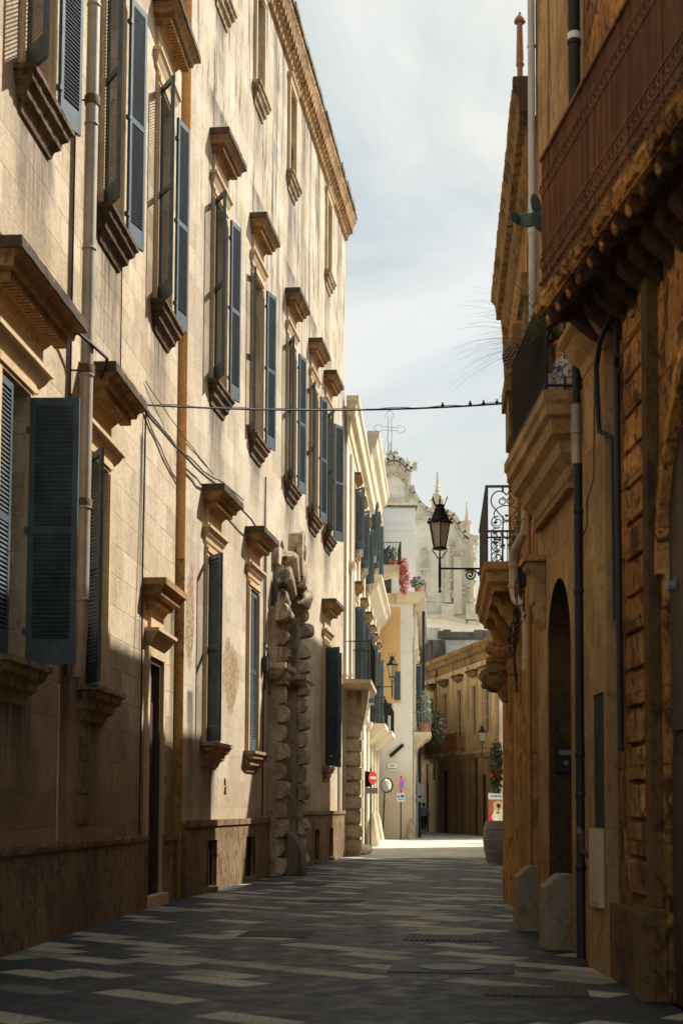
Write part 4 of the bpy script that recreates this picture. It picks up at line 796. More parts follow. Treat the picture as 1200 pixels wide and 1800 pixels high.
# plain pilaster with capital, dark slot and meter box
mb = MB(S); mb.box(4.32, 4.46, .001, .10, 0, 5.75); mb.box(4.96, 5.26, .001, .10, 0, 5.75); mb.box(4.46, 4.96, .001, .10, 2.56, 5.75); mb.box(4.46, 4.96, .001, .10, 0, 1.32)
mb.mould(4.40, 5.2, [(.32, 6.15), (.32, 6.08), (.26, 6.02), (.2, 5.9), (.13, 5.82), (.11, 5.72)], .0); mb.build('pilaster', M['R2'], R1, bevel=.006)
mb = MB(S); mb.box(4.46, 4.96, .002, .085, 1.32, 2.56); mb.build('slot_window', M['dark'], R1)  # black sheet near the face paints the shaded depth of the slot
mb = MB(S); mb.box(4.50, 4.98, .101, .14, .60, 1.31); mb.box(4.54, 4.94, .14, .15, .64, 1.27); mb.build('meter_box', M['tanpipe'], R1)
mb = MB(S); mb.tube([(5.1, .1, 1.05), (5.12, .18, 1.1), (5.15, .18, 1.25), (5.36, .16, 1.3)], .03, 8); mb.build('pipe_elbow', M['rustring'], R1, smooth=True)
mb = MB(S); mb.tube([(3.4, .08, 6.1), (4.2, .16, 5.75), (4.38, .16, 5.55), (4.40, .14, 5.1), (4.36, .14, 4.95), (4.2, .05, 4.85), (4.2, .04, 3.2)], .026, 7); mb.tube([(4.02, .05, 6.1), (4.0, .05, 4.0), (3.98, .05, 2.0)], .03, 7)
mb.tube([(4.7, .11, 5.6), (4.72, .12, 4.6), (4.8, .17, 4.4), (5.0, .13, 4.2), (5.3, .14, 4.1)], .007, 5); mb.build('wall_pipe', M['blackpipe'], R1)
for (s, z) in ((3.9, 5.45), (3.35, 5.75)):
    mb = MB(S); mb.tube([(s + .07 * math.cos(t), .06 + .02 * math.cos(t), z + .07 * math.sin(t)) for t in [2 * math.pi * k / 12 for k in range(10)]], .013, 6); mb.build('wall_hook', M['iron'], R1)
mb = MB(S); mb.box(2.3, 2.4, -.07, -.02, 3.15, 3.3); mb.lathe((2.35, -.02, 3.22), [(.045, 0), (.045, .06), (.0, .065)], 10, 'n'); mb.build('arch_lamp', M['signgrey'], R1)
# balcony: scalloped slab on corbels with a rusted railing
bs0, bs1 = -1.6, 4.62
def bn(s): return .63 + .070 * (s - 4.5)      # the front edge runs slightly askew to the wall
mb = MB(S)
x = bs0
while x < bs1 - .01:
    x2 = min(x + .16, bs1); d = .03 * (math.sin(x * 9) > 0)
    mb.add([(x, 0, 6.1), (x2, 0, 6.1), (x2, bn(x2), 6.1), (x, bn(x), 6.1), (x, 0, 6.26), (x2, 0, 6.26), (x2, bn(x2) + .04, 6.26), (x, bn(x) + .04, 6.26)], [(0, 3, 2, 1), (4, 5, 6, 7), (2, 3, 7, 6)])
    mb.prism_s(x + .01, x2 - .01, [(bn(x) - .05, 6.11), (bn(x) + .02 + d, 6.12), (bn(x) + .05 + d, 6.2), (bn(x) + .04, 6.26), (bn(x) - .05, 6.26)])
    x = x2
mb.add([(bs1, 0, 6.1), (bs1, bn(bs1), 6.1), (bs1, bn(bs1) + .04, 6.26), (bs1, 0, 6.26)], [(0, 1, 2, 3)])
bal = mb.build('balcony', M['R1'], R1, bevel=.0)
s = bs1 - .22
while s > bs0:
    q = MB(S); n1 = bn(s) - .02
    q.prism_s(s - .085, s + .085, [(0, 6.1), (n1, 6.1), (n1 + .01, 6.04), (n1 - .02, 5.97), (n1 - .07, 5.955), (n1 - .12, 6.0), (n1 - .22, 6.01), (n1 * .5, 5.93), (n1 * .3, 5.84), (.08, 5.80), (0, 5.70)])
    cb = q.build('corbel', M['corbel_shade'], bal, bevel=.015); q = MB(S); q.ball((s, n1 - .02, 6.02), (.07, .035, .06), 8, .15); q.build('lit_corbel_tip', M['R1'], cb, smooth=True); s -= .36  # corbel body coloured as shade, tip coloured as if catching light
mb = MB(S); x = bs0; z0, z1 = 6.28, 7.60
def bn2(s): return bn(s) - .03
x = bs1
while x > bs0: mb.tube([(x, bn2(x), z0), (x, bn2(x), z1)], .0085, 5); x -= .052
for (zz, hgt, th) in ((z1, .035, .03), (z1 - .20, .014, .014), (z1 - .34, .014, .014), (z0 + .26, .014, .014), (z0 + .42, .014, .014), (z0 + .02, .03, .02)):
    mb.add([(bs0, bn2(bs0) - th, zz), (bs1, bn2(bs1) - th, zz), (bs1, bn2(bs1) + th, zz), (bs0, bn2(bs0) + th, zz), (bs0, bn2(bs0) - th, zz + hgt), (bs1, bn2(bs1) - th, zz + hgt), (bs1, bn2(bs1) + th, zz + hgt), (bs0, bn2(bs0) + th, zz + hgt)],
           [(0, 3, 2, 1), (4, 5, 6, 7), (0, 1, 5, 4), (1, 2, 6, 5), (2, 3, 7, 6), (3, 0, 4, 7)])
x = bs1
while x > bs0:
    for zc in (z1 - .27, z0 + .34): mb.tube([(x, bn2(x) + .012, zc - .05), (x + .03, bn2(x) + .02, zc), (x, bn2(x) + .012, zc + .05)], .011, 4)
    mb.ball((x, bn2(x) + .02, z0 + .14), .022, 6); x -= .104
y = .04
while y < bn2(bs1): mb.tube([(bs1, y, z0), (bs1, y, z1)], .0085, 5); y += .052
mb.box(bs1 - .015, bs1 + .015, 0, bn2(bs1), z1, z1 + .035); mb.box(bs1 - .015, bs1 + .015, 0, bn2(bs1), z0 + .02, z0 + .05)
mb.build('railing', M['rustbars'], bal)

# ---------------------------------------------------------------- second house on the right
R2 = frame('house', 'tan house on the right with a moulded stone balcony above an arched doorway', 'building', (2.445, 14.6), (-.012, 1))
a0, a1, zsp = 1.05, 2.70, 3.25; arr = (a1 - a0) / 2; acn = (a0 + a1) / 2
wall(R2, M['R2'], 0, 3.42, 0, 12.3, [(a0, a1, 0, zsp + arr)], sg=S, depth=.55)
body(R2, M['tufa'], 0, 3.42, 12.3, n=-.56, sg=S, thick=2.6)
mb = MB(S)
for i in range(18):
    t0, t1 = math.pi * i / 18, math.pi * (i + 1) / 18; p0 = (acn + arr * math.cos(t0), zsp + arr * math.sin(t0)); p1 = (acn + arr * math.cos(t1), zsp + arr * math.sin(t1))
    mb.add([(p0[0], 0, p0[1]), (p1[0], 0, p1[1]), (p1[0], 0, zsp + arr), (p0[0], 0, zsp + arr)], [(0, 1, 2, 3)])
mb.build('arch_spandrel', M['R2'], R2)
mb = MB(S)
for i in range(18):
    t0, t1 = math.pi * i / 18, math.pi * (i + 1) / 18; p0 = (acn + arr * math.cos(t0), zsp + arr * math.sin(t0)); p1 = (acn + arr * math.cos(t1), zsp + arr * math.sin(t1))
    mb.add([(p0[0], -.02, p0[1]), (p1[0], -.02, p1[1]), (p1[0], -.55, p1[1]), (p0[0], -.55, p0[1])], [(0, 1, 2, 3)])
mb.box(a1 - .012, a1 - .002, -.54, -.015, 0, zsp + .05)
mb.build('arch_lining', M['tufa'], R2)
mb = MB(S); mb.box(a1 - .06, a1 - .013, -.30, -.07, 1.92, 2.22); ic = mb.build('intercom', M['blackpipe'], R2)
mb = MB(S); mb.lathe((a1 - .061, -.20, 2.03), [(.03, 0), (.03, -.008)], 12, 's'); mb.box(a1 - .064, a1 - .0605, -.27, -.12, 2.12, 2.18); mb.build('intercom_button', M['signgrey'], ic)
mb = MB(S); mb.mould(.62, 3.12, [(.40, 5.76), (.40, 5.66), (.37, 5.62), (.37, 5.52), (.32, 5.48), (.30, 5.34), (.22, 5.28), (.20, 5.16), (.10, 5.06), (.08, 4.96), (.03, 4.92), (0, 4.90)], .0)
x = .6
while x < 3.2: mb.box(x, x + .05, .02, .10, 4.83, 4.90); x += .09
bal2 = mb.build('balcony', M['R2'], R2)
railing(bal2, .26, 3.0, .36, 5.77, 6.86, .052, .013, mat='darkrail', sg=S, sides=False)
mb = MB(S)
for n_ in (.02, .18, .36): mb.tube([(.24, n_, 5.77), (.24, n_, 6.86)], .012, 6)
mb.box(.225, .255, 0, .37, 6.83, 6.86); mb.box(.225, .255, 0, .37, 5.80, 5.82); mb.build('railing_end', M['darkrail'], bal2)
mb = MB(S); mb.prism_s(2.80, 3.2, [(0, 4.42), (.22, 4.42), (.22, 4.36), (.15, 4.3), (.14, 3.95), (.11, 3.92), (.08, 3.75), (.0, 3.62)]); mb.box(2.75, 3.25, 0, .26, 4.42, 4.50); mb.build('console', M['whitetrim' if 0 else 'R2'], R2, bevel=.012)
def pipe(parent, pts, r, mat, sg, rings=(), name='downpipe', k=12):
    mb = MB(sg); mb.tube(pts, r, k)
    for (s_, n_, z_) in rings: mb.lathe((s_, n_, z_), [(r, 0), (r * 1.16, .01), (r * 1.16, .05), (r, .06)], k)
    return mb.build(name, M[mat], parent, smooth=True)
dpr = pipe(R2, [(-.16, .12, 0.05), (-.16, .12, 4.9)], .044, 'blackpipe', S, [(-.16, .12, z) for z in (.9, 1.6, 2.0, 3.6, 4.4)])
pipe(R2, [(-.16, .13, 4.9), (-.16, .13, 5.5)], .052, 'pipe', S, [(-.16, .13, 5.2)])
pipe(R2, [(-.16, .13, 5.5), (-.16, .13, 6.9)], .042, 'blackpipe', S)
pipe(R2, [(-.16, .13, 6.9), (-.16, .13, 12.5)], .062, 'blackpipe', S, [(-.16, .13, z) for z in (7.4, 9.2)])
mb = MB(S); mb.lathe((-.16, .13, 9.25), [(.062, 0), (.068, .01), (.068, .07), (.062, .08)], 12); mb.build('pipe_band', M['marble'], R2)
pipe(R2, [(3.30, .07, 6.0), (3.30, .07, 12.5)], .045, 'whitepipe', S, [(3.30, .07, 8.6), (3.30, .07, 11)])

# ---------------------------------------------------------------- third house on the right
R3 = frame('palazzo', 'golden stone palazzo on the right with fluted pilasters and a scrolled iron balcony', 'building', (2.40, 18.03), (.066, 1))
L3 = 7.5
wall(R3, M['R3'], 0, L3, 0, 10.2, [(3.6, 4.6, 4.78, 7.2), (1.0, 1.9, 7.4, 9.2)], sg=S, depth=.3); body(R3, M['dark'], 0, L3, 10.2, n=-.33, sg=S)
mb = MB(S); mb.box(0, .25, -.32, -.002, 0, 10.2); mb.box(L3 - .25, L3, -.32, -.002, 0, 10.2)
for s_ in (.25, 1.1, 2.3, 3.2, 5.0, 6.0, 7.0):
    mb.box(s_, s_ + .46, .001, .06, .0, 4.5); 
    for k in range(2): mb.tube([(s_ + .12 + k * .22, .06, .5), (s_ + .12 + k * .22, .06, 4.3)], .06, 8)
    mb.box(s_ - .03, s_ + .49, .001, .13, 0, .5)
mb.build('pilasters', M['R3'], R3, bevel=0)
mb = MB(S); mb.mould(0, L3 + .1, [(.28, 10.72), (.28, 10.55), (.22, 10.45), (.2, 10.25), (.12, 10.15), (.1, 9.95), (.05, 9.85), (0, 9.8)], .0, jag=.015, L=False)
x = .0
while x < L3: mb.box(x, x + .12, .08, .2, 10.12, 10.26); x += .3
for (a, b_) in ((.6, 1.6), (2.6, 3.9), (5.0, 6.4)): mb.box(a, b_, .001, .16, 8.1, 8.4); mb.box(a + .15, b_ - .15, .001, .1, 7.4, 8.1)
mb.build('roof_cornice', M['R3dark'], R3)
q = MB(S); q.box(.2, .42, .09, .25, 10.71, 10.80); q.tube([(.31, .17, 10.80), (.31, .17, 11.0), (.31, .17, 11.08), (.33, .17, 11.62)], [.04, .038, .05, .038], 10); q.lathe((.33, .17, 11.60), [(.02, 0), (.075, .0), (.075, .03), (.04, .08), (.018, .10), (.018, .13)], 10); q.lathe((.31, .17, 11.0), [(.045, 0), (.056, .02), (.054, .05), (.045, .06)], 10)
q.build('chimney', M['chimney'], R3, smooth=True)
# scrolled balcony
def b3(s): return .60
s0, s1 = 1.9, 5.2
mb = MB(S); mb.mould(s0 + .06, s1, [(.62, 4.76), (.62, 4.66), (.58, 4.62), (.56, 4.5), (.5, 4.45), (.48, 4.38), (.0, 4.36)], .0)
for s_ in (s0 + .1, s0 + 1.5, s0 + 2.9): mb.prism_s(s_ - .12, s_ + .16, [(0, 4.40), (.50, 4.40), (.50, 4.32), (.40, 4.25), (.36, 4.12), (.3, 4.08), (.22, 3.95), (.16, 3.85), (0, 3.72)])
bal3 = mb.build('balcony', M['R3'], R3, bevel=.006)
rr_ = .0115
mb = MB(S); zb, zt = 4.77, 5.90; W_ = .58
mb.box(s0 - .02, s0 + .02, W_ - .04, W_, zb, zt); mb.box(s0 - .02, s0 + .02, .0, W_ - .04, zt - .03, zt); mb.box(s0 - .02, s0 + .02, 0, W_ - .04, zb, zb + .05); mb.box(s0 - .012, s0 + .012, 0, W_ - .04, zb + .40, zb + .42)
def spiral(cx, cz, r0, a0_, turns, sgn, k=26, r1=.03): return [(s0, cx + (r0 + (r1 - r0) * i / k) * math.cos(a0_ + sgn * 2 * math.pi * turns * i / k), cz + (r0 + (r1 - r0) * i / k) * math.sin(a0_ + sgn * 2 * math.pi * turns * i / k)) for i in range(k + 1)]
cxm = .29
for sg_ in (1, -1):
    c_ = cxm + sg_ * .095
    mb.tube([(s0, cxm, zb + .62)] + [(s0, cxm + sg_ * (.095 + .115 * math.cos(t)), zt - .21 + .13 * math.sin(t)) for t in [R(a) for a in range(-50, 160, 14)]], rr_ * .8, 5)
    mb.tube(spiral(cxm + sg_ * .06, zt - .22, .055, math.pi / 2, 1.2, sg_), rr_ * .7, 5)
    mb.tube([(s0, cxm + sg_ * .17 * math.sin(R(a)), zt - .40 + .12 * math.cos(R(a))) for a in range(0, 130, 14)], rr_ * .7, 5)
    for zc in (zb + .62, zb + .46, zb + .30, zb + .14): mb.tube([(s0, cxm + sg_ * (.13 + .075 * math.sin(R(a))), zc + .08 * math.cos(R(a))) for a in range(-20, 220, 18)], rr_ * .7, 5); mb.tube(spiral(cxm + sg_ * .12, zc, .06, 0, 1.1, -sg_, 16), rr_ * .6, 4)
    mb.tube([(s0, cxm + sg_ * .05, zb + .05), (s0, cxm + sg_ * .05, zt - .42)], rr_ * .8, 5); mb.tube([(s0, cxm + sg_ * .05, zt - .03), (s0, cxm + sg_ * .05, zt - .09)], .02, 4)
    mb.tube([(s0, cxm + sg_ * .055 * math.sin(R(a)), zb + .52 + .13 * math.cos(R(a))) for a in range(0, 190, 18)], rr_ * .7, 5)
    for (dx, z_) in ((.15, .62), (.16, .48), (.09, .38), (.12, .22), (.16, .34), (.04, .30), (.07, .12)): mb.ball((s0, cxm + sg_ * dx, zb + z_), (.014, .026, .02), 6, .3)
    for k in range(6): z_ = zb + .06 + k * .065; mb.tube([(s0, cxm + sg_ * (.02 + .03 * (k % 3)), z_), (s0, cxm + sg_ * (.09 + .03 * (k % 2)), z_ + .05), (s0, cxm + sg_ * .17, z_ - .01)], rr_ * .6, 4)
mb.ball((s0, cxm, zt - .42), (.014, .03, .02), 6)
ep = mb.build('railing_end', M['grailing'], bal3, smooth=False); 
railing(bal3, s0 + .04, s1, W_ - .02, zb, zt, .075, .010, mat='grailing', sg=S, sides=False)
mb = MB(S); mb.box(s1 - .02, s1 + .02, 0, W_, zt - .03, zt); 
for k in range(7): mb.tube([(s1, .04 + k * .085, zb), (s1, .04 + k * .085, zt)], .009, 5)
mb.build('railing_end', M['grailing'], bal3)
# carved corbel heads under the balcony
for (s_, n_, z_, k_) in ((3.1, .36, 3.72, 1.0), (5.6, .36, 3.55, 1.25)):
    mb = MB(S); mb.ball((s_, n_ - .1, z_), (.2 * k_, .22 * k_, .16 * k_), 12, .14); mb.ball((s_, n_ + .06, z_ + .06), (.12 * k_, .13 * k_, .1 * k_), 10, .14); mb.ball((s_, .12, z_ - .12), (.2, .16, .2 * k_), 10, .12); mb.ball((s_, n_ + .1, z_ - .09), (.09, .08, .06), 8, .12); mb.prism_s(s_ - .16, s_ + .16, [(0, z_ + .3), (n_ + .1, z_ + .3), (n_ + .05, z_ + .12), (0, z_ - .1)])
    mb.build('carved_corbel', M['R3dark'] if k_ > 1.1 else M['R3'], R3, smooth=True)
# fat tan pipe with two elbows, thin copper-coloured pipe beside
pipe(R3, [(.55, .10, 5.9), (.55, .10, 5.15), (.55, .12, 5.0), (.95, .22, 4.85), (1.05, .24, 4.70), (1.05, .24, 4.35), (.95, .22, 4.2), (.55, .12, 4.05), (.5, .10, 3.9), (.5, .10, 3.2)], .062, 'tanpipe', S, [(.55, .10, 5.15), (1.05, .24, 4.62), (1.05, .24, 4.35), (.5, .10, 3.85), (.5, .10, 3.35), (.5, .10, 3.22)])
pipe(R3, [(.28, .09, 5.8), (.28, .09, .5)], .028, 'copper', S)
mb = MB(S)
for i in range(7):
    z = random.uniform(3.9, 4.5); pts = []
    for k in range(9): t = k / 8; pts.append((1.9 - 1.6 * t + random.uniform(-.05, .05), .24 - .06 * t + .05 * math.sin(6 * t + i), 3.6 + (z - 3.5) * t + .12 * math.sin(5 * t + i * 1.3)))
    mb.tube(pts, .010, 5)
for i in range(3): mb.tube([(1.3 + .1 * i + .03 * math.sin(k), .2 + .03 * math.cos(k * 1.7 + i), 5.0 - k * .22) for k in range(10)], .010, 5)
mb.box(1.1, 1.25, .05, .2, 4.4, 4.75); mb.build('wall_cable', M['cable'], R3)

# ---------------------------------------------------------------- hidden side of the street beyond, its edges just showing
H1 = frame('house', 'ochre house just beyond the golden palazzo, only its roof edge showing', 'building', (3.02, 25.55), (.122, 1))
mb = MB(S); mb.box(0, 5.2, -5, 0, 0, 9.7); mb.build('wall', M['R3'], H1)
mb = MB(S); mb.mould(0, 5.2, [(.22, 9.72 + .25), (.22, 9.82), (.12, 9.7), (0.001, 9.5)], -.001); mb.box(0, 5.2, -5, 0, 9.702, 9.95); mb.build('roof_cornice', M['R3dark'], H1)
H2 = frame('unseen_shade_wall', 'unseen courtyard wall behind the golden palazzo, height set for its shade', 'wall', (3.66, 30.8), (.122, 1))  # out of view; height chosen for the shade cast on the left side
mb = MB(S); mb.box(0, 6.0, -.5, 0, 0, 7.0); mb.box(-.01, 6.01, -.56, .05, 7.0, 7.12); mb.build('wall', M['R3'], H2)
G = frame('house', 'tall pale house at the right edge of the sunny crossing', 'building', (4.60, 37.0), (.113, 1))
mb = MB(S); mb.box(0, 9.6, -7, 0, 0, 13.6); mb.build('wall', M['white'], G)
G2 = frame('house', 'low white shop house at the right side of the sunny crossing', 'building', (5.30, 48.6), (.105, 1))
wall(G2, M['white'], 0, 9.5, 0, 6.4, [(1.3, 2.4, 3.2, 4.7), (3.0, 4.4, 0, 2.7)], sg=S, depth=.25); body(G2, M['dark'], 0, 9.5, 6.3, n=-.27, sg=S, thick=4)
mb = MB(S); mb.box(0, .3, -.26, -.002, 0, 6.4); mb.mould(0, 9.5, [(.25, 6.5), (.25, 6.35), (.1, 6.2), (0, 6.1)], 0); mb.build('cornice', M['whitetrim'], G2)
mb = MB(S); mb.box(1.3, 2.4, -.2, -.16, 3.2, 4.7); mb.build('window', M['glass'], G2)

E3 = frame('house', 'pale narrow house right of the ochre palazzo', 'building', (8.15, 76.4), (.6, -.8))
mb = MB(); mb.box(0, 4, -5, 0, 0, 9.6); mb.build('wall', M['white'], E3)
mb = MB(); mb.box(.3, .8, .002, .03, 1.0, 2.4); mb.build('window', M['glass'], E3)

# ================================================================ THINGS IN THE STREET
# stone bollards flanking the arched doorway
for (y, lb) in ((15.75, 'chamfered stone post nearer the camera beside the arched doorway'), (18.15, 'chamfered stone post farther from the camera beside the arched doorway')):
    mb = MB(1); mb.prism_n(0, .42, [(-.27, 0), (.05, 0), (.05, .80), (-.10, .80), (-.27, .66)]); o = mb.build('stone_bollard', M['rock'], None, bevel=.015, loc=(2.42, y, 0)); tag(o, lb, 'bollard', 'stone posts at the arched doorway')

# wall lanterns on scroll brackets
def lantern(label, loc, rz, k=1.0, wallx=1.2, glass='lglass'):
    T = thing('wall_lantern', label, 'lantern', loc, rz, 'crowned iron wall lanterns')
    def hexr(mb, r0, r1, z0, z1, n=6, th=.012):
        vs = []
        for r_, z_ in ((r0, z0), (r1, z1)):
            for j in range(n): a = 2 * math.pi * (j + .5) / n; vs.append((r_ * math.cos(a), r_ * math.sin(a), z_))
        return vs
    mb = MB(1); n = 6
    vs = hexr(mb, .135 * k, .235 * k, 0, .52 * k); mb.add(vs, [(j, (j + 1) % n, n + (j + 1) % n, n + j) for j in range(n)]); mb.build('lantern_glass', M[glass], T)
    mb = MB(1)
    for j in range(n): a = 2 * math.pi * (j + .5) / n; c_, s_ = math.cos(a), math.sin(a); mb.tube([(.135 * k * c_, .135 * k * s_, 0), (.235 * k * c_, .235 * k * s_, .52 * k), (.10 * k * c_, .10 * k * s_, .80 * k)], .014 * k, 5); mb.ball((.26 * k * c_, .26 * k * s_, .58 * k), .028 * k, 6); mb.tube([(.11 * k * c_, .11 * k * s_, .90 * k), (.17 * k * c_, .17 * k * s_, 1.04 * k)], .010 * k, 5); mb.ball((.17 * k * c_, .17 * k * s_, 1.05 * k), .017 * k, 6)
    mb.lathe((0, 0, .50 * k), [(.22 * k, 0), (.27 * k, .01), (.27 * k, .05 * k), (.22 * k, .06 * k)], 6); mb.lathe((0, 0, .78 * k), [(.10 * k, 0), (.12 * k, .02 * k), (.09 * k, .08 * k), (.11 * k, .12 * k), (.10 * k, .13 * k)], 8); mb.lathe((0, 0, -.04 * k), [(.14 * k, 0), (.155 * k, .02), (.13 * k, .05 * k)], 6)
    vs = hexr(mb, .232 * k, .10 * k, .565 * k, .80 * k); mb.add(vs, [(j, (j + 1) % n, n + (j + 1) % n, n + j) for j in range(n)])
    for sx_ in (-1, 1): mb.tube([(sx_ * .14 * k, 0, -.02), (sx_ * .15 * k, 0, -.07 * k), (sx_ * .09 * k, 0, -.13 * k), (sx_ * .06 * k, 0, -.2 * k), (0, 0, -.24 * k)], .013 * k, 5)
    mb.tube([(0, 0, 0), (0, 0, -.42 * k), (0, 0, -.80 * k), (0, 0, -.92 * k)], [.012 * k, .03 * k, .03 * k, .012 * k], 8); mb.ball((0, 0, -.92 * k), .035 * k, 6)
    mb.build('lantern_frame', M['iron'], T)
    mb = MB(1); za = -.44 * k; mb.box(0, wallx, -.014, .014, za - .014, za + .014); mb.box(wallx - .02, wallx, -.05, .05, za - .45 * k, za + .1)
    L = wallx
    def sp(cx, cz, r0, a0_, turns, sgn, kk=22): return [(cx + (r0 * (1 - .8 * i / kk)) * math.cos(a0_ + sgn * 2 * math.pi * turns * i / kk), 0, cz + (r0 * (1 - .8 * i / kk)) * math.sin(a0_ + sgn * 2 * math.pi * turns * i / kk)) for i in range(kk + 1)]
    mb.tube(sp(L * .42, za - .13 * k, .11 * k, 0.3, 1.5, -1), .017 * k, 6); mb.tube(sp(L * .60, za - .10 * k, .09 * k, 2.5, 1.3, 1), .014 * k, 6)
    mb.tube([(L * .35 + L * .63 * t, 0, za - .05 * k - .38 * k * t ** 1.4 + .04 * math.sin(9 * t)) for t in [i / 14 for i in range(15)]], .017 * k, 6); mb.tube(sp(L * .82, za - .18 * k, .12 * k, 1.0, 1.4, 1), .014 * k, 6)
    for i in range(5): mb.ball((L * (.45 + .1 * i), 0, za - .08 * k - .04 * k * i), (.035 * k, .012, .025 * k), 6, .3)
    mb.build('bracket', M['iron'], T)
    return T
lantern('large black lantern hanging before the sky beside the scrolled balcony', (1.63, 24.5, 5.84), R(0), .80, 1.2)
lantern('lantern with white panes on the bracket over the white palazzo balcony', (1.80, 52.5, 6.14), R(180), .80, 1.2, 'lglass')
lantern('small far lantern in front of the ochre palazzo', (7.27, 76.5, 4.95), R(0), .85, 1.15)

# wires
def wire(label, pts, r=.012, name='overhead_cable', sag=0.0, birds=()):
    mb = MB(1); mb.tube(pts, r, 5)
    for (p, k) in birds: mb.ball(p, (.03 * k, .02 * k, .035 * k), 6); mb.ball((p[0], p[1], p[2] + .045 * k), .016 * k, 6)
    return tag(mb.build(name, M['cable']), label, 'cable')
def sagline(a, b_, sag, n=24, wob=.0): return [tuple(a[i] + (b_[i] - a[i]) * t - (sag * 4 * t * (1 - t) if i == 2 else 0) + (random.uniform(-wob, wob) if 0 < t < 1 else 0) for i in range(3)) for t in [j / n for j in range(n + 1)]]
pA = (-2.92, 21.5, 7.42); pR = (2.86, 24.9, 8.42)
mid = sagline(pA, pR, .10)
wire('thick black cable spanning the street, hung from wall to wall', mid, .016, birds=[((x[0], x[1], x[2] + .03), 1.0) for x in (mid[19], mid[21], mid[22], mid[23])])
wire('thin secondary wire twisted above the thick span cable', [(p[0], p[1] + .03, p[2] + .04 * abs(math.sin(i * .9))) for i, p in enumerate(mid)], .006)
wire('short barbed wire slanting down over the orange corner strip', sagline((-2.92, 21.5, 7.78), (-2.33, 26.4, 7.5), .05, 14, .01), .008)
wire('thick cable bundle looping over the two near window hoods', sagline((-3.72, 11.5, 7.5), (-3.25, 16.2, 7.02), .03, 12, .012) + [(-3.0, 17.2, 6.98), (-2.85, 17.55, 6.9), (-2.95, 17.7, 6.7)], .024)
wire('black cable bundle sloping from the cracked wall towards the portal', [(-3.05, 19.4, 7.0)] + sagline((-2.94, 21.3, 7.35), (-2.2, 26.2, 7.22), .10, 14, .015) + [(-1.8, 29.0, 7.18), (-1.65, 30.9, 7.1)], .02)
wire('upper black cable running beside the bundle to the window hood', sagline((-2.94, 21.4, 7.42), (-2.16, 26.6, 7.38), .16, 14, .02) + [(-1.9, 28.0, 7.36)], .014)

# traffic signs
def post(T, h, r=.03, mat='iron', lean=0.0, name='pole'):
    mb = MB(1); mb.tube([(0, 0, 0), (lean, 0, h)], r, 8); mb.lathe((0, 0, 0), [(r * 2.6, 0), (r * 2.4, .03), (r, .05)], 10); return mb.build(name, M[mat], T)
T = thing('no_entry_sign', 'round red no entry sign with a white bar on a black pole', 'traffic sign', (1.12, 56.3, 0))
post(T, 3.0)
mb = MB(1); mb.lathe((0, 0, 0), [(.25, 0), (.25, .02)], 28, 'n'); o = mb.build('sign_disc', M['signred'], T, loc=(.09, -.05, 2.62), rz=R(52)); 
mb = MB(1); mb.box(-.19, .19, -.006, -.001, -.045, .045); mb.build('white_bar', M['signwhite'], o)
mb = MB(1); mb.box(-.30, .30, -.02, .02, 2.02, 2.24); o = mb.build('side_plate', M['signgrey'], T, loc=(0, -.04, 0), rz=R(25))
T = thing('sign_pole', 'black pole carrying a dark round sign seen from behind', 'traffic sign', (.93, 56.9, 0)); post(T, 2.9)
mb = MB(1); mb.lathe((0, 0, 0), [(.30, 0), (.30, .02)], 28, 'n'); mb.build('sign_back', M['iron'], T, loc=(.10, .03, 2.58), rz=R(-40))
T = thing('traffic_mirror', 'oval traffic mirror on a leaning black pole before the pale end wall', 'traffic mirror', (1.98, 70.5, 0)); post(T, 2.9, .035, lean=.12)
mb = MB(1); mb.lathe((0, 0, 0), [(.34, 0), (.36, .01), (.36, .05), (.30, .10)], 28, 'n'); o = mb.build('mirror_rim', M['iron'], T, loc=(.17, -.12, 2.55), rz=R(-38))
mb = MB(1); mb.lathe((0, 0, 0), [(.31, -.012), (.22, -.035), (.1, -.05), (.01, -.052)], 28, 'n'); mb.build('mirror_glass', M['mirror'], o, smooth=True)
T = thing('parking_sign', 'narrow pole with an edge on no stopping disc and a white notice plate', 'traffic sign', (2.86, 70.9, 0)); post(T, 3.0)
mb = MB(1); mb.lathe((0, 0, 0), [(.30, 0), (.30, .02)], 24, 'n'); o = mb.build('sign_disc', M['signred'], T, loc=(.04, -.05, 2.62), rz=R(66))
mb = MB(1); mb.lathe((0, -.004, 0), [(.235, 0), (.235, .003)], 24, 'n'); o2 = mb.build('blue_field', M['signblue'], o); mb = MB(1); mb.bx((0, -.007, 0), (.5, .004, .045), R(45), 'Y'); mb.build('red_slash', M['signred'], o)
mb = MB(1); mb.box(-.19, .19, -.045, -.03, 1.78, 2.2); o = mb.build('notice_plate', M['signwhite'], T)
mb = MB(1); mb.box(-.02, .15, -.05, -.046, 1.98, 2.10); mb.box(-.16, -.06, -.05, -.046, 1.98, 2.06); mb.box(-.14, .14, -.05, -.046, 1.88, 1.92); mb.build('notice_print', M['signblue'], o)
T = thing('sign_pole', 'grey galvanised pole with a round sign seen from behind at the corner', 'traffic sign', (3.78, 73.6, 0)); post(T, 3.2, .05, 'polegrey')
mb = MB(1); mb.lathe((0, 0, 0), [(.31, 0), (.31, .02)], 24, 'n'); mb.build('sign_back', M['signgrey'], T, loc=(.06, .05, 2.40), rz=R(10)); mb = MB(1); mb.box(-.2, .2, -.01, .01, 1.78, 1.98); mb.build('side_plate', M['signgrey'], T, loc=(.06, .05, 0))

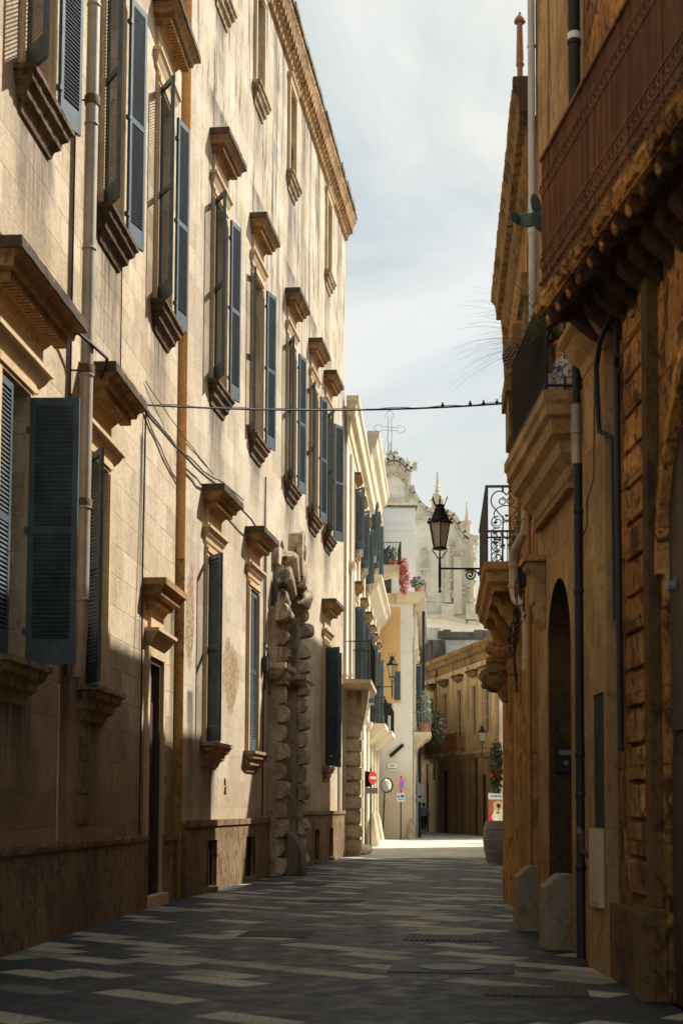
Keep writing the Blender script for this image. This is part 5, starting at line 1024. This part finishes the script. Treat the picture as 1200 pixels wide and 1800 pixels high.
# barrel shaped planter
mb = MB(1); 
mb.lathe((0, 0, 0), [(.60, 0), (.68, .3), (.715, .62), (.69, .95), (.64, 1.14), (.58, 1.14), (.58, 1.0)], 32); pb = mb.build('barrel_planter', M['barrel'], None, smooth=True, loc=(4.66, 41.3, 0)); tag(pb, 'big grey barrel shaped planter at the corner of the golden palazzo', 'planter')
mb = MB(1)
for z_, r_ in ((.30, .685), (.62, .72), (.92, .70)): mb.lathe((0, 0, z_), [(r_, 0), (r_ + .006, .004), (r_ + .006, .02), (r_, .024)], 32)
mb.build('hoop', M['barrel2'], pb)

# manhole covers and drain grates
for (x, y, r_, rect, lb) in ((1.05, 14.0, (1.15, .42), 0, 'round cast iron cover in a grooved frame in the foreground paving'), (1.25, 17.2, (1.0, .38), 1, 'long slotted drain grate in front of the arched doorway'), (1.60, 12.25, (.85, .32), 1, 'dark rectangular cover nearest the camera on the right'),
                          (-.1, 23.8, (.9, .3), 1, 'dark slotted grate in the middle of the street'), (-.6, 29.0, (.7, .35), 1, 'narrow slotted grate farther up the street'), (-.75, 17.6, (.8, .4), 1, 'plain iron cover left of the middle of the street')):
    mb = MB(1); w2, d2 = r_[0] / 2, r_[1]
    mb.box(-w2, w2, -d2, d2, .001, .008)
    o = tag(mb.build('drain_cover', M['blackpipe'], None, loc=(x, y, 0), rz=R(-7)), lb, 'drain cover', 'iron covers in the paving')
    q = MB(1)
    if rect:
        k = int(w2 * 2 / .06)
        for i in range(k): q.box(-w2 + .02 + i * .06, -w2 + .045 + i * .06, -d2 + .04, d2 - .04, .008, .014)
        q.build('slots', M['rustring'], o)
    else: q.lathe((0, 0, .008), [(.30, 0), (.30, .007), (.01, .007)], 32); q.build('lid', M['iron'], o)

# ---------------------------------------------------------------- plants
def leafcloud(mb, c, rad, n, size, flat=.5):
    for i in range(n):
        while True:
            p = Vector((random.uniform(-1, 1), random.uniform(-1, 1), random.uniform(-1, 1)))
            if p.length <= 1 and p.length > .35: break
        p = Vector((c[0] + p.x * rad[0], c[1] + p.y * rad[1], c[2] + p.z * rad[2])); a = Vector((random.gauss(0, 1), random.gauss(0, 1), random.gauss(0, 1))).normalized(); b_ = a.orthogonal().normalized(); l = size * random.uniform(.6, 1.3)
        mb.add([p - a * l, p + b_ * l * flat, p + a * l, p - b_ * l * flat], [(0, 1, 2, 3)])
def potted(label, cat, loc, pot_r, pot_h, kinds, name='potted_plant', potmat='terra', group=None):
    T = thing(name, label, cat, loc, 0, group); mb = MB(1); mb.lathe((0, 0, 0), [(pot_r * .7, 0), (pot_r, pot_h * .9), (pot_r * 1.12, pot_h * .9), (pot_r * 1.12, pot_h), (pot_r * .9, pot_h)], 14); mb.build('pot', M[potmat], T)
    for (nm, mat, c, rad, n, size) in kinds:
        mb = MB(1); leafcloud(mb, c, rad, n, size); mb.build(nm, M[mat], T)
    return T
bx_, by_ = 3.9, 73.0
potted('grey green feathery shrub in a red pot, nearest on the flowered balcony', 'plant', (4.05, 72.6, 5.16), .2, .5, [('foliage', 'leafg', (0, 0, 1.3), (.35, .35, .85), 700, .07)])
potted('brown green bushy plant in a red pot on the flowered balcony', 'plant', (4.25, 74.2, 5.16), .2, .5, [('foliage', 'leafg', (0, 0, .8), (.4, .4, .4), 500, .07)])
potted('dark oleander with pink blossoms spilling over the flowered balcony', 'plant', (4.62, 75.6, 5.16), .2, .4, [('foliage', 'leaf', (.25, 0, .45), (.5, .5, .95), 1500, .075), ('blossom', 'pink', (.38, -.15, .5), (.42, .4, .75), 150, .05)])
potted('trailing geranium with bright red flowers on the terrace edge', 'plant', (2.70, 69.6, 12.96), .14, .25, [('foliage', 'leaf', (.22, -.2, -.55), (.24, .22, .95), 600, .06), ('blossom', 'red', (.24, -.28, -.6), (.26, .2, 1.05), 420, .055)], name='potted_flower')
potted('dark green potted plant behind the terrace railing', 'plant', (2.4, 69.9, 12.96), .16, .3, [('foliage', 'leaf', (0, 0, .6), (.22, .22, .35), 260, .06)])
potted('small spiky plant in an orange pot by the terrace corner', 'plant', (3.65, 71.5, 11.96), .14, .25, [('foliage', 'leaf', (0, 0, .5), (.35, .3, .3), 220, .08)])
T = thing('hanging_plant', 'dark bunch of hanging plants with a few red flowers on the shop wall', 'plant', (5.35, 50.2, 2.5)); mb = MB(1); leafcloud(mb, (-.08, 0, .4), (.25, .3, .95), 900, .06); mb.build('foliage', M['leaf'], T); mb = MB(1); leafcloud(mb, (-.18, -.1, .2), (.2, .2, .3), 60, .05); mb.build('blossom', M['red'], T)

# spiky long bladed plant, painted pot and white pot on the stone balcony
T = thing('long_leaved_plant', 'spiky plant with very long thin arching leaves on the stone balcony', 'plant', (2.20, 15.25, 5.77))
mb = MB(1); mb.lathe((0, 0, 0), [(.08, 0), (.10, .22), (.11, .23), (.11, .26), (.09, .26)], 14); mb.build('pot', M['marble'], T)
mb = MB(1); mb.tube([(0, 0, .3), (0, 0, .62)], .04, 8)
random.seed(11)
for i in range(420):
    az = random.uniform(0, 2 * math.pi); el = R(random.uniform(-12, 80)); L_ = random.uniform(.6, 1.25); d = Vector((math.cos(az) * math.cos(el), math.sin(az) * math.cos(el), math.sin(el)))
    if d.x > .1: L_ *= .3
    if i % 3 == 0 and d.x < 0: L_ *= 1.0
    p = Vector((0, 0, .62)); pts = [p]; v = d * L_ / 7; v0 = d.copy()
    for k in range(7): p = p + v; v = v + Vector((0, 0, -.012 * L_ * (k * .45))); pts.append(p)
    side = d.cross(Vector((0, 0, 1))); side = side.normalized() * .0042 if side.length > .01 else Vector((.0042, 0, 0)); vs = []; fs = []
    for k, q_ in enumerate(pts): f_ = 1 - .7 * k / 7; vs += [q_ - side * f_, q_ + side * f_]
    for k in range(7): fs.append((2 * k, 2 * k + 1, 2 * k + 3, 2 * k + 2))
    mb.add(vs, fs)
mb.build('blades', M['blade'], T)
mb = MB(1); mb.lathe((0, 0, 0), [(.10, 0), (.13, .04), (.175, .16), (.18, .28), (.15, .38), (.15, .47), (.175, .50), (.175, .53), (.15, .53), (.14, .45)], 24); o = mb.build('painted_pot', M['majolica'], None, smooth=True, loc=(2.335, 14.98, 5.77)); tag(o, 'round white majolica pot painted with blue and orange sprigs', 'pot')
T = thing('prickly_pear', 'blue green prickly pear pads leaning out past the white drainpipe', 'plant', (2.30, 16.0, 5.77))
mb = MB(1); mb.lathe((0, 0, 0), [(.1, 0), (.12, .25), (.13, .26), (.13, .3), (.11, .3)], 12); mb.build('pot', M['terra'], T)
mb = MB(1); mb.tube([(0, 0, .28), (-.03, 0, 1.2), (-.08, 0, 2.12)], .04, 7)
def pad(cx_, cy_, cz_, rx, rz_, tilt, yaw):
    q = MB(1); q.ball((0, 0, 0), (rx, .022, rz_), 16); m_ = Matrix.Rotation(yaw, 3, 'Z') @ Matrix.Rotation(tilt, 3, 'Y')
    mb.add([m_ @ Vector(v) + Vector((cx_, cy_, cz_)) for v in q.v], q.f)
for a in ((-.12, 0, 2.22, .10, .15, -1.0, .5), (-.27, .03, 2.26, .085, .14, -1.3, -.4), (-.40, -.02, 2.27, .07, .11, -1.45, .9), (-.16, .05, 2.44, .085, .13, -.3, .7), (-.06, -.03, 2.30, .09, .14, .3, -.6)): pad(*a)
mb.build('pads', M['cactus'], T, smooth=True)
# scaled pine cone finial in the planter behind the dark railing
T = thing('pine_cone_finial', 'scaly grey ceramic pine cone standing at the far end of the stone balcony', 'ornament', (2.06, 17.75, 6.86))
mb = MB(1)
for i in range(9):
    z_ = .03 + i * .035; r_ = .10 * math.sin(math.pi * (.18 + .78 * i / 9))
    for j in range(12): a = 2 * math.pi * (j + (i % 2) * .5) / 12; mb.ball((r_ * math.cos(a), r_ * math.sin(a), z_), (.026, .026, .022), 5)
mb.build('scales', M['rock'], T, smooth=True); mb = MB(1); mb.lathe((0, 0, -.08), [(.05, 0), (.075, .03), (.04, .08), (.07, .14), (.09, .25), (.05, .4), (.01, .45)], 12); mb.build('core', M['rock'], T, smooth=True)

# ---------------------------------------------------------------- people
def skin_mesh(name, verts, edges, radii, mat, parent, sub=2):
    me = bpy.data.meshes.new(name); me.from_pydata(verts, edges, []); o = bpy.data.objects.new(name, me); COL.objects.link(o); o.parent = parent
    md = o.modifiers.new('skin', 'SKIN'); md.use_smooth_shade = True; sv = me.skin_vertices[0].data
    for i, r_ in enumerate(radii): sv[i].radius = (r_, r_) if not isinstance(r_, tuple) else r_
    sv[0].use_root = True
    sb = o.modifiers.new('sub', 'SUBSURF'); sb.levels = sub; sb.render_levels = sub; me.materials.append(mat); return o
def person(label, loc, rz, shirt, trous, stride=.14, armout=.10, bend=0.25):
    T = thing('person', label, 'person', loc, rz)
    V_ = [(0, 0, .95), (0, 0, 1.12), (0, -.01, 1.32), (0, 0, 1.46), (0, .01, 1.54), (0, .01, 1.66),                                    # 0-5 spine, neck, head
          (-.10, 0, .90), (-.10, stride, .50), (-.10, stride - .06, .09), (-.10, stride + .10, .04),                                  # left leg
          (.10, 0, .90), (.10, -stride, .50), (.10, -stride - .10, .12), (.10, -stride + .02, .04),                                   # right leg
          (-.19, 0, 1.42), (-.24 - armout * .4, -.03, 1.16), (-.22 - armout * .3, bend, 1.02), (-.20 - armout * .2, bend + .08, .98),      # left arm
          (.19, 0, 1.42), (.24 + armout, -.05, 1.17), (.25 + armout * 1.3, bend, 1.08), (.24 + armout, bend + .08, 1.06)]
    E_ = [(0, 1), (1, 2), (2, 3), (3, 4), (4, 5), (0, 6), (6, 7), (7, 8), (8, 9), (0, 10), (10, 11), (11, 12), (12, 13), (2, 14), (14, 15), (15, 16), (16, 17), (2, 18), (18, 19), (19, 20), (20, 21)]
    rd = [(.13, .10), (.12, .09), (.15, .10), .055, .05, (.085, .10), .085, .06, .045, .04, .085, .06, .045, .04, .065, .045, .035, .03, .065, .045, .035, .03]
    skin_mesh('body', V_, E_, rd, M['skin'], T)
    sh = [(0, 0, .94), (0, 0, 1.12), (0, -.01, 1.32), (0, 0, 1.45)] + V_[14:17] + V_[18:21]
    skin_mesh('shirt', sh, [(0, 1), (1, 2), (2, 3), (2, 4), (4, 5), (5, 6), (2, 7), (7, 8), (8, 9)], [(.17, .13), (.155, .12), (.18, .13), .07, .085, .065, .05, .085, .065, .05], shirt, T)
    tr = [V_[0]] + [V_[6], V_[7], (V_[8][0], V_[8][1], V_[8][2] + .03)] + [V_[10], V_[11], (V_[12][0], V_[12][1], V_[12][2] + .03)]
    skin_mesh('trousers', tr, [(0, 1), (1, 2), (2, 3), (0, 4), (4, 5), (5, 6)], [(.155, .12), .105, .08, .065, .105, .08, .065], trous, T)
    mb = MB(1); mb.ball((0, -.012, 1.70), (.098, .11, .10), 14, .03); mb.build('hair', M['hair'], T, smooth=True)
    mb = MB(1)
    for sx_ in (-1, 1):
        p = Vector(V_[17 if sx_ < 0 else 21])
        for k in range(4): mb.tube([p + Vector((-.03 + .02 * k, .02, 0)), p + Vector((-.032 + .021 * k, .07, -.01)), p + Vector((-.03 + .02 * k, .10 + .01 * (k in (1, 2)), -.035))], [.010, .009, .007], 6)
        mb.tube([p + Vector((-sx_ * .03, 0, 0)), p + Vector((-sx_ * .055, .035, .0)), p + Vector((-sx_ * .055, .06, -.01))], [.011, .010, .008], 6); mb.ball(p + Vector((0, .0, 0)), (.04, .045, .018), 8)
        mb.tube([p + Vector((0, -.06, 0)), p + Vector((0, .0, 0))], [.032, .034], 8)
    for sx_ in (-1, 1): mb.ball((sx_ * .088, .01, 1.655), (.012, .022, .032), 6)
    mb.ball((0, .105, 1.65), (.015, .02, .022), 6); mb.box(-.03, .03, .10, .108, 1.605, 1.612); mb.build('hands_and_features', M['skin'], T, smooth=True)
    mb = MB(1)
    for i in (9, 13): p = V_[i]; mb.ball((p[0], p[1] + .02, .045), (.05, .13, .045), 10)
    mb.build('shoes', M['iron'], T, smooth=True)
    return T
person('person in a light grey shirt and dark trousers walking away by the grey pole', (5.02, 90.0, 0), R(-12), M['cloth1'], M['trous'])
person('person in a white shirt seen from behind beyond the barrel planter', (6.38, 60.0, 0), R(-40), M['cloth2'], M['trous'], stride=.02, armout=.14).scale = (.94, .94, .94)

# poster stand of the shop
T = thing('poster_stand', 'colourful poster board outside the shop, behind the white shirted person', 'poster stand', (6.72, 63.5, 0), R(-8))
mb = MB(1); mb.box(-.42, .42, -.03, .03, .0, 2.15); mb.build('board', M['sash'], T)
for (a, b_, z0_, z1_, mt_, nm) in ((-.42, .42, 1.87, 2.13, 'signwhite', 'title_strip'), (-.42, .42, 1.28, 1.85, 'terra', 'picture_panel'), (-.42, -.02, .05, 1.27, 'red', 'red_panel'), (-.01, .42, .05, 1.27, 'panel', 'orange_panel')):
    mb = MB(1); mb.box(a + .005, b_ - .005, -.04, -.031, z0_, z1_); mb.build(nm, M[mt_], T)
mb = MB(1); x = -.32
while x < .3: l = random.uniform(.03, .08); mb.box(x, x + l, -.044, -.0405, 1.96, 2.05); x += l + .03
mb.build('title_print', M['signblue'], T)
mb = MB(1); mb.box(-.2, .2, -.045, -.0405, 1.32, 1.72); mb.prism_n(-.044, -.0405, [(-.24, 1.72), (.24, 1.72), (0, 1.82)]); mb.build('picture_shape', M['panel'], T)
